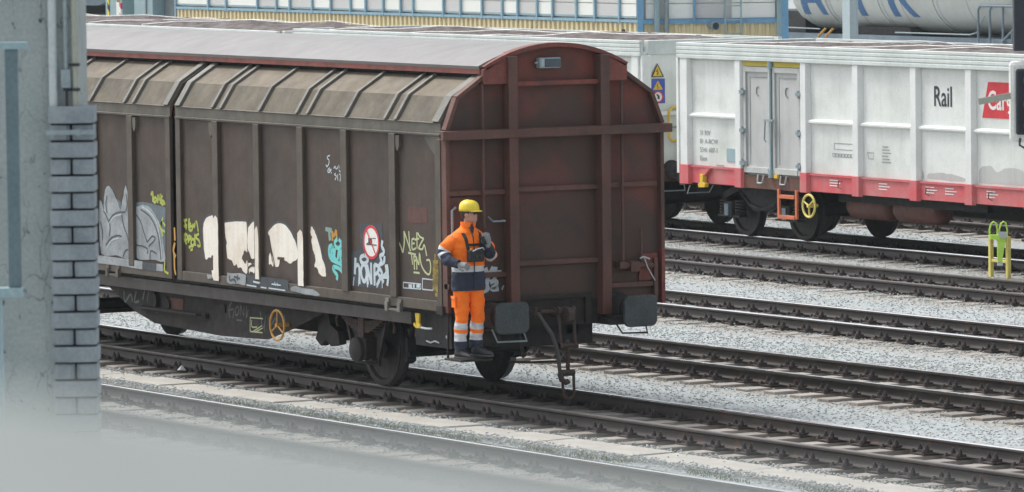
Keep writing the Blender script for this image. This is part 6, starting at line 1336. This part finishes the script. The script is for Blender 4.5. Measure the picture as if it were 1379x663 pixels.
# boots
for (x, y, z, a) in ((-0.02, -0.105, 0.0, R(8)), (0.01, 0.115, 0.02, R(24))):
    m = MB(); sec = [(-0.075, .030, .030, .05), (-0.06, .040, .055, .0), (0.0, .043, .060, .0), (0.06, .044, .048, .0), (0.12, .047, .036, .0), (0.17, .044, .030, .0), (0.205, .026, .020, .0)]
    kk = 16; o = len(m.v); ca, sa = math.cos(a), math.sin(a)
    for (t_, w_, h_, _) in sec:
        for j in range(kk):
            th = 2 * math.pi * j / kk; lx, ly, lz = t_, math.cos(th) * w_, max(0.012, 0.012 + h_ * (1 + math.sin(th)))
            m.v.append((x + lx * ca - ly * sa, y + lx * sa + ly * ca, z + lz))
    for i in range(len(sec) - 1):
        for j in range(kk): m.f.append((o + i * kk + j, o + i * kk + (j + 1) % kk, o + (i + 1) * kk + (j + 1) % kk, o + (i + 1) * kk + j)); m.m.append(0)
    m.f += [tuple(o + j for j in range(kk)), tuple(o + (len(sec) - 1) * kk + j for j in range(kk))]; m.m += [0, 0]
    m.cyl((x, y, z + 0.08), (x - 0.005, y, z + 0.19), 0.056, 16, 0.062)
    bt = m.build('boot', M['boot'], person, smooth=True)
    m = MB(); poly = [(-0.08, -.035), (-0.085, .035), (0.0, .045), (0.10, .050), (0.18, .046), (0.212, .022), (0.212, -.022), (0.18, -.046), (0.10, -.050), (0.0, -.045)]
    m.prism([(x + px * ca - py * sa, y + px * sa + py * ca) for px, py in poly], 'z', z, z + 0.024); m.build('boot_sole', M['rubber'], bt, bevel=0.004)
    m = MB()
    for q_ in range(5): lx = 0.03 + q_ * 0.018; m.bar((x + lx * ca + 0.02 * sa, y + lx * sa - 0.02 * ca, z + 0.145 - q_ * 0.012), (x + lx * ca - 0.02 * sa, y + lx * sa + 0.02 * ca, z + 0.145 - q_ * 0.012), 0.006, 0.006)
    m.build('boot_laces', M['ink'], bt)
# helmet, hair, glasses
m = MB(); kk = 32; o = len(m.v); hz = 0.158
hel = [(0.000, 1.0), (0.03, 1.0), (0.06, 0.965), (0.085, 0.88), (0.105, 0.74), (0.120, 0.52), (0.128, 0.26), (0.130, 0.02)]
for (z, f_) in hel:
    for j in range(kk): th = 2 * math.pi * j / kk; c, s_ = math.cos(th), math.sin(th); m.v.append(hp(-0.004 + c * f_ * 0.122, s_ * f_ * 0.100, hz - 0.012 + z + (0.006 if abs(s_) < 0.2 and c < 0.9 and z > 0.05 else 0)))
for i in range(len(hel) - 1):
    for j in range(kk): m.f.append((o + i * kk + j, o + i * kk + (j + 1) % kk, o + (i + 1) * kk + (j + 1) % kk, o + (i + 1) * kk + j)); m.m.append(0)
m.f.append(tuple(o + (len(hel) - 1) * kk + j for j in range(kk))); m.m.append(0)
hm = m.build('helmet', M['helmet'], person, smooth=True)
md = hm.modifiers.new('solid', 'SOLIDIFY'); md.thickness = 0.004
m = MB(); n_ = 13; top = []; 
for i in range(n_):
    th = R(-62 + 124 * i / (n_ - 1)); c, s_ = math.cos(th), math.sin(th); e = math.cos(R(-90 + 180 * i / (n_ - 1)))
    top.append((hp(-0.004 + c * 0.118, s_ * 0.098, hz + 0.002), hp(-0.004 + c * (0.122 + 0.042 * e), s_ * (0.101 + 0.012 * e), hz - 0.012)))
vs = []; 
for a_, c_ in top: vs += [a_, c_, (a_[0], a_[1], a_[2] - 0.006), (c_[0], c_[1], c_[2] - 0.005)]
m.add(vs, [(4 * i + 0, 4 * i + 1, 4 * i + 5, 4 * i + 4) for i in range(n_ - 1)] + [(4 * i + 2, 4 * i + 6, 4 * i + 7, 4 * i + 3) for i in range(n_ - 1)] + [(4 * i + 1, 4 * i + 3, 4 * i + 7, 4 * i + 5) for i in range(n_ - 1)])
m.build('helmet_peak', M['helmet'], hm, smooth=True)
m = MB(); o = len(m.v)
for (z, f_, bk_, sd_) in [(0.05, 0.0, 0.080, 0.050), (0.08, 0.0, 0.100, 0.068), (0.11, 0.005, 0.108, 0.080), (0.15, 0.03, 0.110, 0.083)]:
    for j in range(13): th = R(95 + 170 * j / 12) if z < 0.1 else R(78 + 204 * j / 12); c, s_ = math.cos(th), math.sin(th); m.v.append(hp(c * bk_, s_ * sd_, z))
for i in range(3):
    for j in range(12): m.f.append((o + i * 13 + j, o + i * 13 + j + 1, o + (i + 1) * 13 + j + 1, o + (i + 1) * 13 + j)); m.m.append(0)
m.build('hair', M['hair'], person, smooth=True)
m = MB()
for sg in (-1, 1):
    m.add([hp(0.094, sg * 0.006, 0.138), hp(0.088, sg * 0.045, 0.138), hp(0.070, sg * 0.066, 0.136), hp(0.072, sg * 0.064, 0.112), hp(0.090, sg * 0.042, 0.108), hp(0.096, sg * 0.010, 0.114)], [(0, 1, 2, 3, 4, 5)])
    m.bar(hp(0.072, sg * 0.068, 0.132), hp(-0.01, sg * 0.078, 0.126), 0.004, 0.008)
m.bar(hp(0.096, -0.01, 0.136), hp(0.096, 0.01, 0.136), 0.005, 0.006)
m.build('glasses', M['lens'], person)
m = MB(); m.rev(hp(0.086, -0.018, 0.052), (-hsn, hc, 0), [(0, 0.002), (0.006, 0.006), (0.018, 0.008), (0.030, 0.006), (0.036, 0.002)], 10); m.build('lips', plain('lips', (0.36, 0.13, 0.11), 0.5), person, smooth=True)
# hand radio held up at the chest
rd = thing('hand_radio', 'small black hand radio with stub aerial held up in the worker\'s gloved hand', 'radio', PS + Vector((0.235, 0.080, 1.375)))
m = MB(); m.box(-0.014, 0.014, -0.022, 0.022, -0.05, 0.055); m.build('radio_body', M['strap'], rd, bevel=0.006)
m = MB(); m.cyl((0, -0.018, 0.075), (0, -0.018, 0.145), 0.006, 10); m.build('aerial', M['ink'], rd)
rd.rotation_euler = (R(25), R(5), 0)

# ------------------------------------------------------------------ thin grey air over the yard
hm_, hn, hb = newmat('haze'); hn.nodes.remove(hb)
pv = hn.nodes.new('ShaderNodeVolumePrincipled'); pv.inputs['Color'].default_value = (0.80, 0.92, 0.95, 1); pv.inputs['Density'].default_value = 0.00018; pv.inputs['Anisotropy'].default_value = 0.2
hn.links.new(pv.outputs[0], hn.nodes['Material Output'].inputs['Volume'])
m = MB(); m.box(-1000, 350, -320, 1000, -1.4, 16); o = m.build('haze', hm_); o['kind'] = 'stuff'
